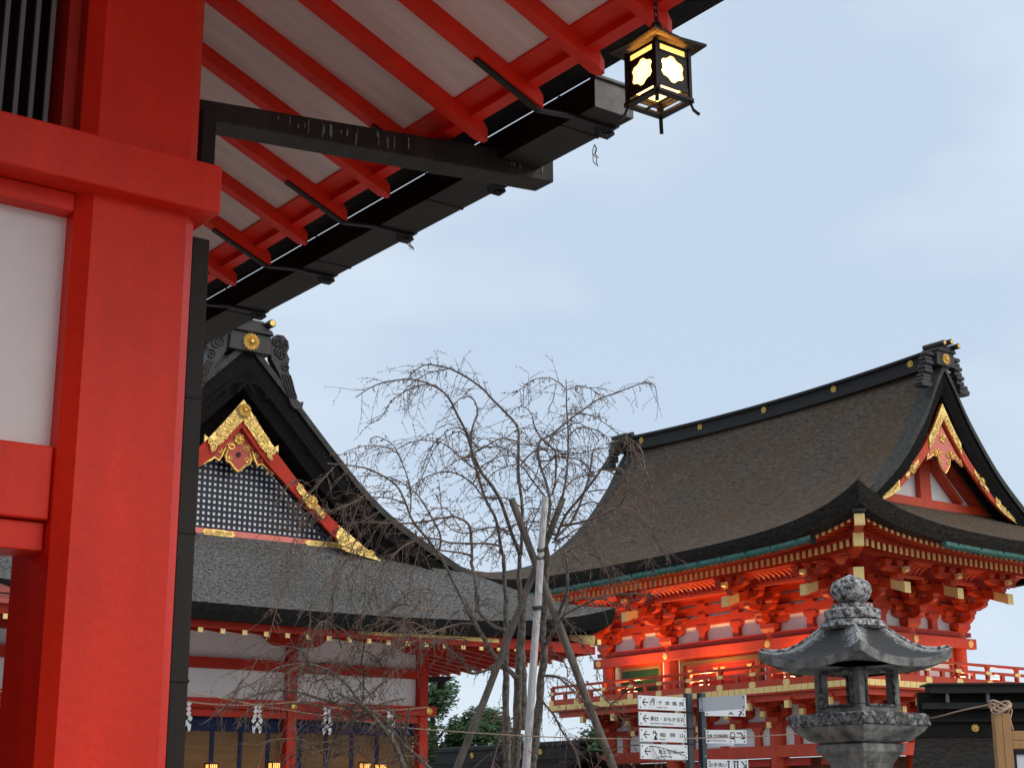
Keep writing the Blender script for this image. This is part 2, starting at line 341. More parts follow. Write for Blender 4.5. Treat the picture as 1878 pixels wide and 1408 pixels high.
def rafter_mesh(yc):
    m = MB()
    xe = x1 - .03
    m.hexa([(x0,yc-q,RZ(x0)),(xe,yc-q,RZ(xe)),(xe,yc+q,RZ(xe)),(x0,yc+q,RZ(x0)),(x0,yc-q,RZ(x0)+.062),(xe,yc-q,RZ(xe)+.062),(xe,yc+q,RZ(xe)+.062),(x0,yc+q,RZ(x0)+.062)])
    c = .012
    m.hexa([(xe,yc-q,RZ(xe)),(x1,yc-q+c,RZ(x1)+.006),(x1,yc+q-c,RZ(x1)+.006),(xe,yc+q,RZ(xe)),(xe,yc-q,RZ(xe)+.062),(x1,yc-q+c,RZ(x1)+.054),(x1,yc+q-c,RZ(x1)+.054),(xe,yc+q,RZ(xe)+.062)])
    return m
r0 = rafter_mesh(y0).build('rafter', verm, hall, origin=(0, y0, 0))
for k in list(range(-5, 0)) + list(range(1, 17)): dup(r0, (0, y0 + .337*k, 0))
# gutter with its straps, drain trough and downpipe
m = MB(); gx0, gx1, gz0, gz1, gy = 3.272, 3.45, 4.003, 4.118, 3.923; t = .006
m.box(gx0, gx1, gy+t, 13, gz0, gz0+t); m.box(gx0, gx0+t, gy+t, 13, gz0+t, gz1); m.box(gx1-t, gx1, gy+t, 13, gz0+t, gz1)
for y in (4.12, 5.0, 5.9, 6.8, 7.7): m.box(gx0-.003, gx1+.003, y, y+.012, gz0-.003, gz1+.001)
gut = m.build('gutter', copper, hall)
m = MB(); m.box(gx0, gx1, gy, gy+t, gz0, gz1); m.box(gx0-.004, gx1+.012, gy-.012, gy+.02, gz1-.004, gz1+.006); m.build('end_plate', mat('grey_worn_copper', (.10, .10, .105), rough=.4, metal=.4, c2=(.05, .05, .05), vs=12), gut)
def strap(y):
    m = MB()
    P = [(2.83, y, RZ(2.83) - .006), (3.1, y, RZ(3.1) - .006), (3.25, y, 3.998), (3.285, y, 3.996), (3.36, y, 3.995), (3.44, y, 3.994), (3.462, y, 4.01), (3.464, y, 4.125)]
    for a, b in zip(P, P[1:]): m.beam(a, b, .026, .008, upv=(0, 0, 1) if abs(a[2]-b[2]) < .1 else (1, 0, 0))
    m.tube([(3.38, y+.01, 4.0), (3.40, y+.03, 3.982), (3.44, y+.03, 3.982), (3.46, y+.02, 4.0)], .013, 6)
    return m
s0 = strap(4.032).build('gutter_strap', iron, hall, origin=(0, 4.032, 0))
for k in range(1, 8): dup(s0, (0, 4.032 + .674*k, 0))
rnd = random.Random(4)
for y, ln in ((4.15, .07), (5.42, .035)):
    m = MB()
    for j in range(3):
        p = Vector((3.455, y, 3.985)); pts = [p.copy()]
        for i in range(5): p = p + Vector((rnd.uniform(-.012,.012), rnd.uniform(-.015,.015), -ln/5*(1.2 if j else .9))); pts.append(p.copy())
        m.tube(pts, .0018, 4)
    m.build('wire_tie', iron, hall)
m = MB()
def trough(y): return [(2.035,y,3.838),(3.535,y,3.972),(3.535,y,4.075),(2.035,y,3.908)]
A_, B_ = trough(4.5), trough(4.618)
m.hexa([A_[0],A_[1],B_[1],B_[0],A_[3],A_[2],B_[2],B_[3]])
m.build('drain_trough', mat('streaked_copper', (.015, .0115, .0095), rough=.55, metal=.1, c2=(.034, .026, .021), vs=3, stretch=(5, 1, .6), spec=.2), hall, bevel=.004)
m = MB()
for k in range(26):
    x = rnd.choice([rnd.uniform(2.3, 2.9), rnd.gauss(2.6, .1), rnd.gauss(3.38, .05)]); zt = 3.9 + (x - 2.035)*.111 - rnd.uniform(.0, .03)
    m.box(x, x + rnd.uniform(.002, .006), 4.4965, 4.499, zt - rnd.uniform(.01, .05), zt)
m.build('verdigris_streak', mat('pale_verdigris', (.2, .26, .26), rough=.8, c2=(.09, .12, .12), vs=60), hall)
m = MB(); m.box(2.012, 2.073, 4.452, 4.56, 0, 3.40)
for z in (2.86, 2.43, 1.98): m.box(2.010, 2.076, 4.449, 4.563, z, z + .012)
m.box(2.028, 2.078, 4.455, 4.56, 3.57, 3.86); m.box(2.03, 2.08, 4.45, 4.56, 3.57, 3.59)
m.build('downpipe', copper, hall, bevel=.004)

# ------------------------------------------------------------------ hanging lantern under the eave
LX, LY, LT = 2.775, 3.045, 3.745
lan = thing('hanging_lantern', (LX, LY, LT), 'lit black iron lantern with flower cut-outs hanging by a chain at the eave corner', 'lantern')
S = .0625                                            # half side of the body
zt, zb = LT - .050, LT - .202                       # body top and bottom
m = MB(); rs = []
for k, (h_, z) in enumerate(((.012, .018), (.03, .0), (.062, -.026), (.100, -.041))):
    rs.append([(LX + sx*h_, LY + sy*h_, LT + z + (.008 if (k == 3 and sx and sy) else 0)) for sx, sy in ((-1,-1),(0,-1),(1,-1),(1,0),(1,1),(0,1),(-1,1),(-1,0),(-1,-1))])
m.grid(rs); lo = [[(p[0], p[1], p[2] - .007) for p in r_] for r_ in rs]; m.grid(lo, True); m.grid([rs[-1], lo[-1]])
m.lathe([(.012, 0), (.02, .012), (.014, .03), (.006, .04)], (LX, LY, LT + .012), 10)
m.build('lantern_roof', iron, lan)
flower = []
for i in range(6):
    an = 2*math.pi*i/6 + math.pi/6
    for e in (-.42, -.15, .15, .42):
        r_ = .0275*(1.08 + .62*math.cos(e*2.4)); flower.append((r_*math.cos(an + e), .90*r_*math.sin(an + e)))
def panel_with_hole(m, o, u, n_, hw, z0, z1, hole, cz):
    """flat iron side with one shaped opening, made of strips between the rim and the opening"""
    o, u, n_ = Vector(o), Vector(u), Vector(n_); k = len(hole); outer = []
    for (a, b) in hole:
        an = math.atan2(b, a); ca, sa = math.cos(an), math.sin(an)
        tt = min(hw/abs(ca) if abs(ca) > 1e-6 else 9, ((z1-cz) if sa > 0 else (cz-z0))/abs(sa) if abs(sa) > 1e-6 else 9)
        outer.append((ca*tt, sa*tt))
    P = lambda p: o + u*p[0] + Vector((0, 0, cz + p[1]))
    for off in (0, -.004):
        m.add([P(q) + n_*off for q in outer] + [P(q) + n_*off for q in hole], [(i, (i+1) % k, k + (i+1) % k, k + i) for i in range(k)])
    m.add([P(q) for q in hole] + [P(q) - n_*.004 for q in hole], [(i, (i+1) % k, k + (i+1) % k, k + i) for i in range(k)])
    # corners of the rectangle that the radial rim leaves out
    for sx in (-1, 1):
        for zz in (z0, z1):
            c = Vector((sx*hw, zz - cz)); best = sorted(range(k), key=lambda i: (Vector(outer[i]) - c).length)[:2]
            m.add([P(outer[best[0]]), P(outer[best[1]]), P(c)], [(0, 1, 2)])
m = MB()
for nx, ny in ((-1,0),(1,0),(0,-1),(0,1)):
    u = (-ny, nx, 0); o = (LX + nx*S, LY + ny*S, 0)
    panel_with_hole(m, o, u, (nx, ny, 0), S, zb + .028, zt - .03, flower, (zb + zt)/2)
    # slotted bands over and under
    U, O = Vector(u), Vector(o)
    for (a, b, z0_, z1_) in ((-S, S, zt - .008, zt), (-S, -.048, zt - .03, zt - .008), (.048, S, zt - .03, zt - .008), (-S, S, zt - .032, zt - .026),
                             (-S, S, zb + .016, zb + .03), (-S, -.05, zb, zb + .018), (.05, S, zb, zb + .018)):
        p = O + U*a; q_ = O + U*b; nn = Vector((nx, ny, 0))*.002
        m.hexa([tuple(p-nn)[:2]+(z0_,), tuple(q_-nn)[:2]+(z0_,), tuple(q_+nn)[:2]+(z0_,), tuple(p+nn)[:2]+(z0_,), tuple(p-nn)[:2]+(z1_,), tuple(q_-nn)[:2]+(z1_,), tuple(q_+nn)[:2]+(z1_,), tuple(p+nn)[:2]+(z1_,)])
for sx, sy in ((-1,-1),(1,-1),(1,1),(-1,1)): m.box(LX+sx*S-.005, LX+sx*S+.005, LY+sy*S-.005, LY+sy*S+.005, zb-.004, zt+.004)
for sy in (-1, 1): m.box(LX-S-.004, LX+S+.004, LY+sy*S-.012, LY+sy*S+.012, zb-.008, zb)
for sx in (-1, 1): m.box(LX+sx*S-.012, LX+sx*S+.012, LY-S-.004, LY+S+.004, zb-.0085, zb-.0005)
m.box(LX-.004, LX+.004, LY-S, LY+S, zb-.004, zb)
m.build('lantern_body', iron, lan)
for sx, sy in ((-1,-1),(1,-1),(1,1),(-1,1)):
    m = MB(); d = Vector((sx, sy, 0))/math.sqrt(2); c = Vector((LX+sx*S, LY+sy*S, zb+.01))
    P = [c + d*a - Vector((0, 0, b)) for a, b in ((0,0),(.001,.022),(.008,.042),(.02,.054),(.025,.057))]
    for a, b in zip(P, P[1:]): m.beam(a, b, .011, .006, upv=d)
    m.build('leg', iron, lan)
m = MB(); i = S - .008
for nx, ny in ((-1,0),(1,0),(0,-1),(0,1)):
    u = Vector((-ny, nx, 0)); o = Vector((LX + nx*i, LY + ny*i, 0))
    p, q_ = o - u*i, o + u*i
    m.add([(p.x,p.y,zb+.034),(q_.x,q_.y,zb+.034),(q_.x,q_.y,zt-.03),(p.x,p.y,zt-.03)], [(0,1,2,3)])
m.build('glass_pane', glow, lan)
m = MB()
for nx, ny in ((-1,0),(1,0),(0,-1),(0,1)):
    u = Vector((-ny, nx, 0)); o = Vector((LX + nx*i, LY + ny*i, 0)); p, q_ = o - u*i, o + u*i
    m.add([(p.x,p.y,zt-.029),(q_.x,q_.y,zt-.029),(q_.x,q_.y,zt),(p.x,p.y,zt)], [(0,1,2,3)])
m.build('upper_glass', glow_d, lan)
m = MB(); i2 = .05; m.add([(LX-i2,LY-i2,zb+.036),(LX+i2,LY-i2,zb+.036),(LX+i2,LY+i2,zb+.036),(LX-i2,LY+i2,zb+.036)], [(0,1,2,3)])
m.build('bottom_glass', mat('lamp_bottom_glass', (1, .8, .5), emit=(1, .66, .25), es=3.5), lan)
m = MB(); z = LT + .05; k = 0
while z < RZ(LX) - .01:
    c = Vector((LX, LY, z)); a = Vector((1, 0, 0)) if k % 2 else Vector((0, 1, 0))
    m.tube([c + a*.007*math.cos(t_) + Vector((0, 0, .015*math.sin(t_))) for t_ in [2*math.pi*j/8 for j in range(9)]], .0022, 5, caps=False)
    z += .022; k += 1
m.beam((LX, LY - .05, RZ(LX) - .004), (LX, LY + .03, RZ(LX) - .004), .02, .008)
m.build('chain', iron, lan)
# ------------------------------------------------------------------ hip-and-gable roof shared by the two big buildings
def hip_gable_roof(m, cx, y0, y1, hx, Pm, Ph, dyg, dyw, t, amp, lam, verge, n1=18, n2=40, under=1.3, ramp=.35):
    """thick bark roof: two main slopes along Y, hips under both gables, thick eave edge curling up at the corners"""
    rs = lambda dx, dy: amp*math.exp(-(max(dx, 0) + max(dy, 0))/lam)
    for sx in (-1, 1):
        rows = []
        for i in range(n1 + 1):
            h = hx*(i/n1); dx = hx - h; z = Pm(dx)
            st = min(inv(Ph, z, 0, 6), dyg); row = []
            for j in range(n2 + 1):
                u = j/n2; u = u - math.sin(2*math.pi*u)/(2*math.pi)*.75
                y = y0 + st + (y1 - y0 - 2*st)*u; dy = min(y - y0, y1 - y)
                row.append((cx + sx*h, y, z + rs(dx, dy)))
            rows.append(row)
        m.grid(rows, sx > 0)
    for e in (0, 1):
        rows = []
        for i in range(9):
            dy = dyw*i/8; z = Ph(dy); hw = hx - inv(Pm, z, 0, hx)
            row = []
            for j in range(n2 + 1):
                u = j/n2; u = u - math.sin(2*math.pi*u)/(2*math.pi)*.75
                x = -hw + 2*hw*u; row.append((cx + x, (y0 + dy) if not e else (y1 - dy), z + rs(hx - abs(x), dy)))
            rows.append(row)
        m.grid(rows, e == 0)
def roof_edge(m, cx, y0, y1, hx, zE, t, amp, lam, n=40, inset=.07, under=1.3, rise=.12):
    """the thick eave edge and the dark underside just behind it"""
    pts = []
    def u_(k): u = k/n; return u - math.sin(2*math.pi*u)/(2*math.pi)*.75
    pts += [(cx - hx + 2*hx*u_(k), y0) for k in range(n)]; pts += [(cx + hx, y0 + (y1 - y0)*u_(k)) for k in range(n)]
    pts += [(cx + hx - 2*hx*u_(k), y1) for k in range(n)]; pts += [(cx - hx, y1 - (y1 - y0)*u_(k)) for k in range(n)]; pts.append(pts[0])
    A, B, C, D_ = [], [], [], []
    cy, hy = (y0 + y1)/2, (y1 - y0)/2
    for x, y in pts:
        r_ = amp*math.exp(-((hx - abs(x - cx)) + (hy - abs(y - cy)))/lam)
        zt_ = zE + r_; zb_ = zt_ - t*(1 + .5*r_)
        f = lambda d: (cx + (x - cx)*(hx - d)/hx, cy + (y - cy)*(hy - d)/hy)
        A.append((x, y, zt_)); B.append(f(inset*.25) + (zt_ - t*.45*(1 + .5*r_),)); C.append(f(inset) + (zb_,)); D_.append(f(under) + (zb_ + rise - r_*.22,))
    m.grid([A, B, C, D_])

def gable_thatch(m, cx, yv, yw, P, tv, hf, d, n=26, sgn=1):
    """front face and soffit of the thick verge; yv front plane, yw where the soffit meets the wall"""
    for sx in (-1, 1):
        a, b, c, e = [], [], [], []
        for i in range(n + 1):
            h = hf*i/n; s_ = abs(P(h + .05) - P(max(h - .05, 0)))/(.1 if h > .05 else .05 + h)
            z = P(h); zl = z - tv*math.sqrt(1 + min(s_, 1.4)**2)
            x = cx + sx*h
            a.append((x, yv, z + .01)); b.append((x, yv + d*.15*sgn, (z + zl)/2)); c.append((x, yv + d*sgn, zl)); e.append((x, yw, zl + .02))
        m.grid([a, b, c, e], sx > 0)
def strip_along(m, cx, yv, d, fo, fi, h0, h1, n=14, sx=1):
    """solid strip between curves fo (upper) and fi (lower) of h"""
    top, bot = [], []
    for i in range(n + 1):
        h = h0 + (h1 - h0)*i/n; top.append((cx + sx*h, yv, fo(h))); bot.append((cx + sx*h, yv, fi(h)))
    k = lambda r_: [(p[0], p[1] + d, p[2]) for p in r_]
    m.grid([top, bot], sx < 0); m.grid([k(top), k(bot)], sx > 0); m.grid([bot, k(bot)], sx < 0); m.grid([top, k(top)], sx > 0)
    m.grid([[top[0], k(top)[0]], [bot[0], k(bot)[0]]]); m.grid([[top[-1], k(top)[-1]], [bot[-1], k(bot)[-1]]])
def curl(c, r0, turns, a0, sgn=1, n=16):
    return [(c[0] + r0*(1 - .8*i/n)*math.cos(a0 + sgn*turns*2*math.pi*i/n), c[1] + r0*(1 - .8*i/n)*math.sin(a0 + sgn*turns*2*math.pi*i/n)) for i in range(n + 1)]
def scroll_field(m, cx, y, quad, k, rr_, seed, d=-1):
    """raised scrolls scattered over a plate given by a function (u,v)->(x,z)"""
    r_ = random.Random(seed)
    for i in range(k):
        u, v = (i + .5)/k, r_.uniform(.28, .72) if i % 2 else r_.uniform(.2, .8)
        x, z = quad(u, v); P = curl((x, z), rr_*r_.uniform(.75, 1.15), 1.1, r_.uniform(0, 6.28), r_.choice((-1, 1)))
        m.tube([(p[0], y + d*.008, p[1]) for p in P], [rr_*.2]*8 + [rr_*.15]*(len(P) - 8), 5)

# ------------------------------------------------------------------ the gabled hall in the middle distance
HX = 12.55
gh = thing('gabled_hall', (HX, 30, 0), 'white walled hall with grey bark roof and lattice gable behind the bare weeping tree', 'shrine hall')
hx, y0, y1 = 7.25, 23.4, 38.0
prof = lerp_tab([(0, 9.95), (.5, 9.45), (1.08, 8.87), (1.5, 8.44), (1.85, 8.09), (2.52, 7.46), (3.08, 7.03), (3.7, 6.68), (4.33, 6.36), (4.88, 6.1), (6.0, 5.5), (7.25, 4.88)])
Pm = lambda dx: prof(hx - dx)
Ph = lerp_tab([(0, 4.88), (.8, 5.40), (1.6, 6.0), (2.4, 6.66), (4, 8.1), (6, 10)])
DG, DW = 1.72, 2.15
m = MB(); hip_gable_roof(m, HX, y0, y1, hx, Pm, Ph, DG, DW, .25, .55, 1.7, .6)
m.build('roof', bark_l, gh, smooth=True)
m = MB(); roof_edge(m, HX, y0, y1, hx, 4.88, .26, .55, 1.7, under=.32, rise=.02); m.build('roof_edge', black2, gh)
yv = y0 + DG
m = MB(); gable_thatch(m, HX, yv, yv + .6, prof, .60, 5.0, .12); m.build('verge_thatch', black2, gh)
# rounded inner lip of the verge
m = MB()
for sx in (-1, 1):
    P = []
    for i in range(22):
        h = .35 + 4.4*i/21; s_ = abs(prof(h + .05) - prof(h - .05))/.1; P.append((HX + sx*h, yv - .02, prof(h) - .36*math.sqrt(1 + min(s_, 1.4)**2)))
    m.tube(P, .035, 6)
    m.tube([(HX + sx*(.12 + .3*math.cos(a)), yv - .02, prof(.45) - .62 + .3*math.sin(a)) for a in [math.pi*.05*k for k in range(1, 19)]], .03, 6)
m.build('verge_lip', black2, gh)
m = MB()
for sx in (-1, 1):
    r0, r1, r2, r3 = [], [], [], []
    for i in range(26):
        h = 4.95*i/25; x = HX + sx*h; z = prof(h); wd = .42 if h < 2.4 else .42 - .1*(h - 2.4)
        r0.append((x, yv - .05, z - .1)); r1.append((x, yv - .05, z + .05)); r2.append((x, yv + wd, z + .05)); r3.append((x, yv + wd, z - .02))
    m.grid([r0, r1, r2, r3], sx > 0); m.build('verge_trim', moss, gh); m = MB()
# barge boards with gilt fittings
fo = lerp_tab([(0, 8.86), (.35, 8.42), (.7, 8.01), (1.35, 7.36), (2.2, 6.68), (2.95, 6.2)])
fi = lerp_tab([(0, 8.36), (.5, 7.8), (.9, 7.45), (1.5, 6.95), (2.2, 6.38), (2.95, 6.0)])
for sx in (-1, 1):
    m = MB(); strip_along(m, HX, yv + .10, .07, fo, fi, 0, 2.42, sx=sx); bb = m.build('barge_board', verm_h, gh)
    m = MB(); strip_along(m, HX, yv + .07, .05, lambda h: fo(h) + .01, lambda h: fi(h) + .12 if h < .48 else fi(.48) + .12 + (h - .48)*.7, 0, .74, sx=sx)
    scroll_field(m, HX, yv + .07, lambda u, v: (HX + sx*(.06 + .58*u), fi(.06 + .58*u) + .1 + (fo(.06 + .58*u) - fi(.06 + .58*u) - .1)*v), 22, .07, 3); scroll_field(m, HX, yv + .07, lambda u, v: (HX + sx*(.06 + .58*u), fi(.06 + .58*u) + .1 + (fo(.06 + .58*u) - fi(.06 + .58*u) - .1)*(.85 if v > .5 else .15)), 18, .045, 13)
    m.build('apex_fitting', gold_s, bb)
    m = MB(); strip_along(m, HX, yv + .07, .05, lambda h: fo(h) - .05, lambda h: fi(h) + .08, 1.18, 1.72, sx=sx)
    scroll_field(m, HX, yv + .07, lambda u, v: (HX + sx*(1.18 + .54*u), fi(1.18 + .54*u) + (fo(1.18 + .54*u) - fi(1.18 + .54*u))*v), 20, .06, 5)
    m.disc((HX + sx*1.45, yv + .05, (fo(1.45) + fi(1.45))/2), (0, -1, 0), .13, .04, petals=12); m.build('middle_fitting', gold_s, bb)
    m = MB()
    tri = [(2.06, fo(2.06) - .02), (3.0, 6.17), (2.2, 6.30), (2.0, fi(1.98))] if sx > 0 else [(2.06, fo(2.06) - .02), (2.0, fi(1.98)), (2.2, 6.30), (3.0, 6.17)]
    m.prism([(HX + sx*a, b) for a, b in tri], (0, yv + .06, 0), (1, 0, 0), (0, 0, 1), (0, .06, 0))
    scroll_field(m, HX, yv + .06, lambda u, v: (HX + sx*(2.08 + .72*u), 6.28 + .05*u + (fo(2.08 + .72*u) - 6.34 - .04*u)*v), 24, .06, 7)
    m.build('foot_fitting', gold_s, bb)
m = MB(); m.disc((HX, yv + .02, 8.66), (0, -1, 0), .125, .05, petals=16); m.build('apex_crest', gold_s, gh)
# pendant under the peak
pz = 8.16
half = [(0, .42), (.30, .08), (.42, -.10), (.56, -.30), (.72, -.57), (.58, -.48), (.47, -.40), (.39, -.45), (.33, -.35), (.27, -.20), (.22, -.24), (.26, -.34), (.23, -.44), (.15, -.47), (.08, -.55), (0, -.61)]
poly = [(HX + a, pz + b) for a, b in half] + [(HX - a, pz + b) for a, b in half[::-1][1:-1]]
m = MB(); m.prism(poly[::-1], (0, yv + .2, 0), (1, 0, 0), (0, 0, 1), (0, .06, 0)); pend = m.build('gable_pendant', mat('pendant_red_lacquer', (.42, .06, .04), rough=.45), gh)
m = MB()
for sx in (-1, 1):
    m.tube([(HX + sx*a, yv + .195, pz + b) for a, b in half[3:]], .022, 6)
    for c_, r_, a0, s_ in (((.50, -.31), .065, 2.6, -1), ((.36, -.25), .06, 3.6, 1), ((.14, -.15), .08, 1.2, -1), ((.17, -.38), .055, 0, 1), ((.62, -.47), .045, 2, -1)):
        m.tube([(HX + sx*p[0], yv + .195, pz + p[1]) for p in curl(c_, r_, 1.25, a0, s_)], .016, 5)
    m.tube([(HX + sx*a, yv + .195, pz + b) for a, b in ((.46, .06), (.36, -.04), (.3, -.14), (.2, -.12))], .014, 5)
m.disc((HX, yv + .195, pz - .01), (0, -1, 0), .11, .04, petals=6)
m.build('scroll_outline', gold, pend)
m = MB(); m.disc((HX, yv + .19, pz - .29), (0, -1, 0), .045, .012); m.build('pendant_eye', black, pend)
# lattice gable wall
yg = y0 + DW
m = MB(); m.prism([(HX - 2.75, 6.3), (HX + 2.75, 6.3), (HX + 2.02, 6.52), (HX, 8.45), (HX - 2.02, 6.52)], (0, yg + .055, 0), (1, 0, 0), (0, 0, 1), (0, .08, 0)); m.build('gable_wall', panel_w, gh)
lat_top = lambda h: fi(min(abs(h), 2.3)) + .12
m = MB(); zb0 = 6.50
x = -2.2
while x < 2.21:
    zt_ = min(lat_top(x), 8.6)
    if zt_ > zb0 + .05: m.box(HX + x - .023, HX + x + .023, yg + .036, yg + .052, zb0, zt_)
    x += .103
z = zb0 + .03
while z < 8.5:
    h = inv(lambda q_: -lat_top(q_), -z, 0, 2.3)
    m.box(HX - h, HX + h, yg + .039, yg + .050, z - .025, z + .025); z += .107
m.build('gable_lattice', navy, gh)
m = MB(); m.prism([(HX - 3.6, 6.0), (HX + 3.6, 6.0), (HX, 9.6)], (0, yg + .16, 0), (1, 0, 0), (0, 0, 1), (0, .06, 0)); m.build('gable_recess_shade', black2, gh)  # black sheet paints in the shade of the recess behind the barge boards
m = MB(); m.box(HX - 2.7, HX + 2.7, yg - .06, yg + .1, 6.36, 6.50); gb = m.build('gable_base_beam', verm_p, gh)
m = MB()
for xc, wd in ((HX - .24, .32), (HX - 2.0, .5), (HX + 2.0, .5)):
    P = [(-wd, 0), (-wd*.86, .055), (-wd*.6, .045), (-wd*.3, .062), (wd*.3, .062), (wd*.6, .045), (wd*.86, .055), (wd, 0)]
    m.prism([(xc + a, 6.43 + b) for a, b in P] + [(xc + a, 6.43 - b) for a, b in P[::-1][1:-1]], (0, yg - .08, 0), (1, 0, 0), (0, 0, 1), (0, .03, 0))
    scroll_field(m, xc, yg - .08, lambda u, v: (xc - wd*.8 + 1.6*wd*u, 6.40 + .06*v), 9, .035, 2)
m.build('beam_fitting', gold_s, gb)
# ridge and its end ornament
m = MB()
m.box(HX - .26, HX + .26, yv + .3, y1 - DG - .3, 9.7, 10.18); m.box(HX - .36, HX + .36, yv + .28, y1 - DG - .28, 10.18, 10.27)
m.build('ridge', black, gh)
m = MB(); yo = yv - .12; zo = 9.74
m.prism([(-.43, 0), (.43, 0), (.40, .36), (-.40, .36)], (HX, yo, zo), (1, 0, 0), (0, 0, 1), (0, .5, 0))
m.prism([(-.44, .36), (.44, .36), (.40, .44), (.1, .56), (-.1, .56), (-.40, .44)], (HX, yo - .06, zo), (1, 0, 0), (0, 0, 1), (0, .6, 0))
m.prism([(-.3, .54), (.3, .54), (.22, .6), (-.22, .6)], (HX, yo - .04, zo), (1, 0, 0), (0, 0, 1), (0, .6, 0))
for dx, dz in ((0, .70), (-.34, .56), (.34, .56)): m.tube([(HX + dx, yo - .16, zo + dz), (HX + dx, yo + .5, zo + dz)], .075, 14)
orn = m.build('ridge_end_ornament', tile, gh, bevel=.01)
m = MB(); m.disc((HX, yo - .005, zo + .18), (0, -1, 0), .165, .06, petals=16); m.build('crest', gold_s, orn)
m = MB()
for dx, dz in ((0, .70), (-.34, .56), (.34, .56)):
    c = (HX + dx, yo - .162, zo + dz); m.lathe_dir(c, (0, -1, 0), [(.05, 0), (.05, .012), (.035, .012), (.03, .004)], 16); m.lathe_dir(c, (0, -1, 0), [(.016, 0), (.016, .014), (.002, .016)], 10)
m.build('tile_cap_ring', gold, orn)
for sx in (-1, 1):
    m = MB()
    out = [(.44, .32), (.56, .44), (.70, .44), (.80, .34), (.82, .22), (.78, .12), (.84, .0), (.80, -.12), (.84, -.26), (.90, -.40), (.94, -.55), (.98, -.70), (1.08, -.78), (1.16, -.76), (1.14, -.88), (1.02, -.93), (.92, -.88), (.84, -.72), (.74, -.52), (.62, -.28), (.46, -.05)]
    P = [(HX + sx*a, zo + b) for a, b in out]
    m.prism(P if sx < 0 else P[::-1], (0, yo + .06, 0), (1, 0, 0), (0, 0, 1), (0, .16, 0))
    for c_, r_ in (((.58, .3), .12), ((.72, .26), .1), ((.68, .06), .11), ((.76, -.16), .09), ((.6, .1), .09)):
        m.tube([(HX + sx*p[0], yo + .05, zo + p[1]) for p in curl(c_, r_, 1.5, 1, 1)], .022, 5)
    for k in range(4): m.tube([(HX + sx*(.70 + .05*k + a), yo + .05, zo + b) for a, b in ((0, -.3), (.05, -.42), (.1, -.58), (.16, -.72))], .02, 5)
    m.build('cloud_fin', tile, orn)
# walls, posts, beams
yw = 26.0; PX = [14.14 + 2.87*k for k in (-3, -2, -1, 0, 1)]
m = MB(); m.box(PX[0], 17.0, yw + .06, yw + .16, 3.5, 5.2); m.box(16.95, 17.05, yw + .1, 36, 3.5, 5.2); m.box(PX[0] - .05, PX[0] + .05, yw + .1, 36, 3.5, 5.2)
m.build('wall_panel', plaster, gh)
for X_ in PX:
    m = MB(); m.box(X_ - .10, X_ + .10, yw - .1, yw + .13, 0, 4.75); m.build('post', verm_h, gh, bevel=.02)
for Y_ in (30, 35.5):
    m = MB(); m.box(16.885, 17.115, Y_ - .12, Y_ + .12, 0, 4.75); m.build('post', verm_h, gh, bevel=.02)
def boat(m, xc, ya, yb, w_, zt_, h_):
    P = [(-w_, 0), (w_, 0)] + [(w_*(1 - .5*k/5) , -h_*math.sin(math.pi/2*k/5)) for k in range(1, 6)] + [(-w_*(1 - .5*(5-k)/5), -h_*math.sin(math.pi/2*(5-k)/5)) for k in range(0, 5)]
    m.prism([(xc + a, zt_ + b) for a, b in P][::-1], (0, ya, 0), (1, 0, 0), (0, 0, 1), (0, yb - ya, 0))
for X_ in PX:
    m = MB(); boat(m, X_, yw - .17, yw - .04, .72, 4.80, .24); m.build('bracket_arm', verm_h, gh)
m = MB(); m.box(PX[0] - .7, 17.75, yw - .16, yw + .2, 4.80, 4.98); m.build('wall_plate', verm_h, gh)
m = MB(); m.box(PX[0], 17.0, yw - .07, yw + .1, 4.10, 4.29); m.build('tie_beam', verm_h, gh)
m = MB(); m.box(PX[0] - .3, 17.26, yw - .15, yw + .1, 3.40, 3.575); m.box(PX[0], 17.0, yw - .06, yw + .1, 3.26, 3.395); nl = m.build('lintel', verm_h, gh)
m = MB()
for X_ in PX: m.lathe_dir((X_ + (.08 if X_ > 16 else 0), yw - .151, 3.49), (0, -1, 0), [(.075, 0), (.07, .02), (.035, .03), (.025, .015)], 6)
m.build('hexagonal_fitting', gold, nl)
m = MB(); m.tube([(15.62, yw - .18, 4.9), (15.62, yw - .02, 4.3), (15.60, yw - .17, 4.2), (15.58, yw - .17, 3.5)], .012, 5); m.build('cable', iron, gh)
# eave: board, rafters with gilt ends
m = MB(); m.box(HX - hx + .35, HX + hx - .35, y0 + .30, y0 + .36, 4.53, 4.72)
m.box(HX + hx - .36, HX + hx - .30, y0 + .30, y1 - .3, 4.53, 4.72)
m.build('eave_board', verm_h, gh)
m = MB()
m.add([(HX-hx+.3, y0+.33, 4.66), (HX+hx-.3, y0+.33, 4.66), (HX+hx-.3, yw+.1, 5.12), (HX-hx+.3, yw+.1, 5.12)], [(0,1,2,3)])
m.add([(HX+hx-.33, y0+.3, 4.66), (HX+hx-.33, y1, 4.66), (17.0, y1, 5.12), (17.0, y0+.3, 5.12)], [(0,1,2,3)])
m.build('eave_soffit', verm_d, gh)
def raft(y_end, x):
    m = MB(); a = .04
    m.hexa([(x-a,y_end,4.46),(x+a,y_end,4.46),(x+a,yw,4.86),(x-a,yw,4.86),(x-a,y_end,4.545),(x+a,y_end,4.545),(x+a,yw,4.98),(x-a,yw,4.98)]); return m
xs = 12.806 - .4*17
r0 = raft(y0 + .32, xs).build('rafter', verm_h, gh, origin=(xs, y0, 4.5))
m = MB(); m.box(xs-.043, xs+.043, y0+.30, y0+.325, 4.45, 4.55); m.build('rafter_cap', gold_c, r0)
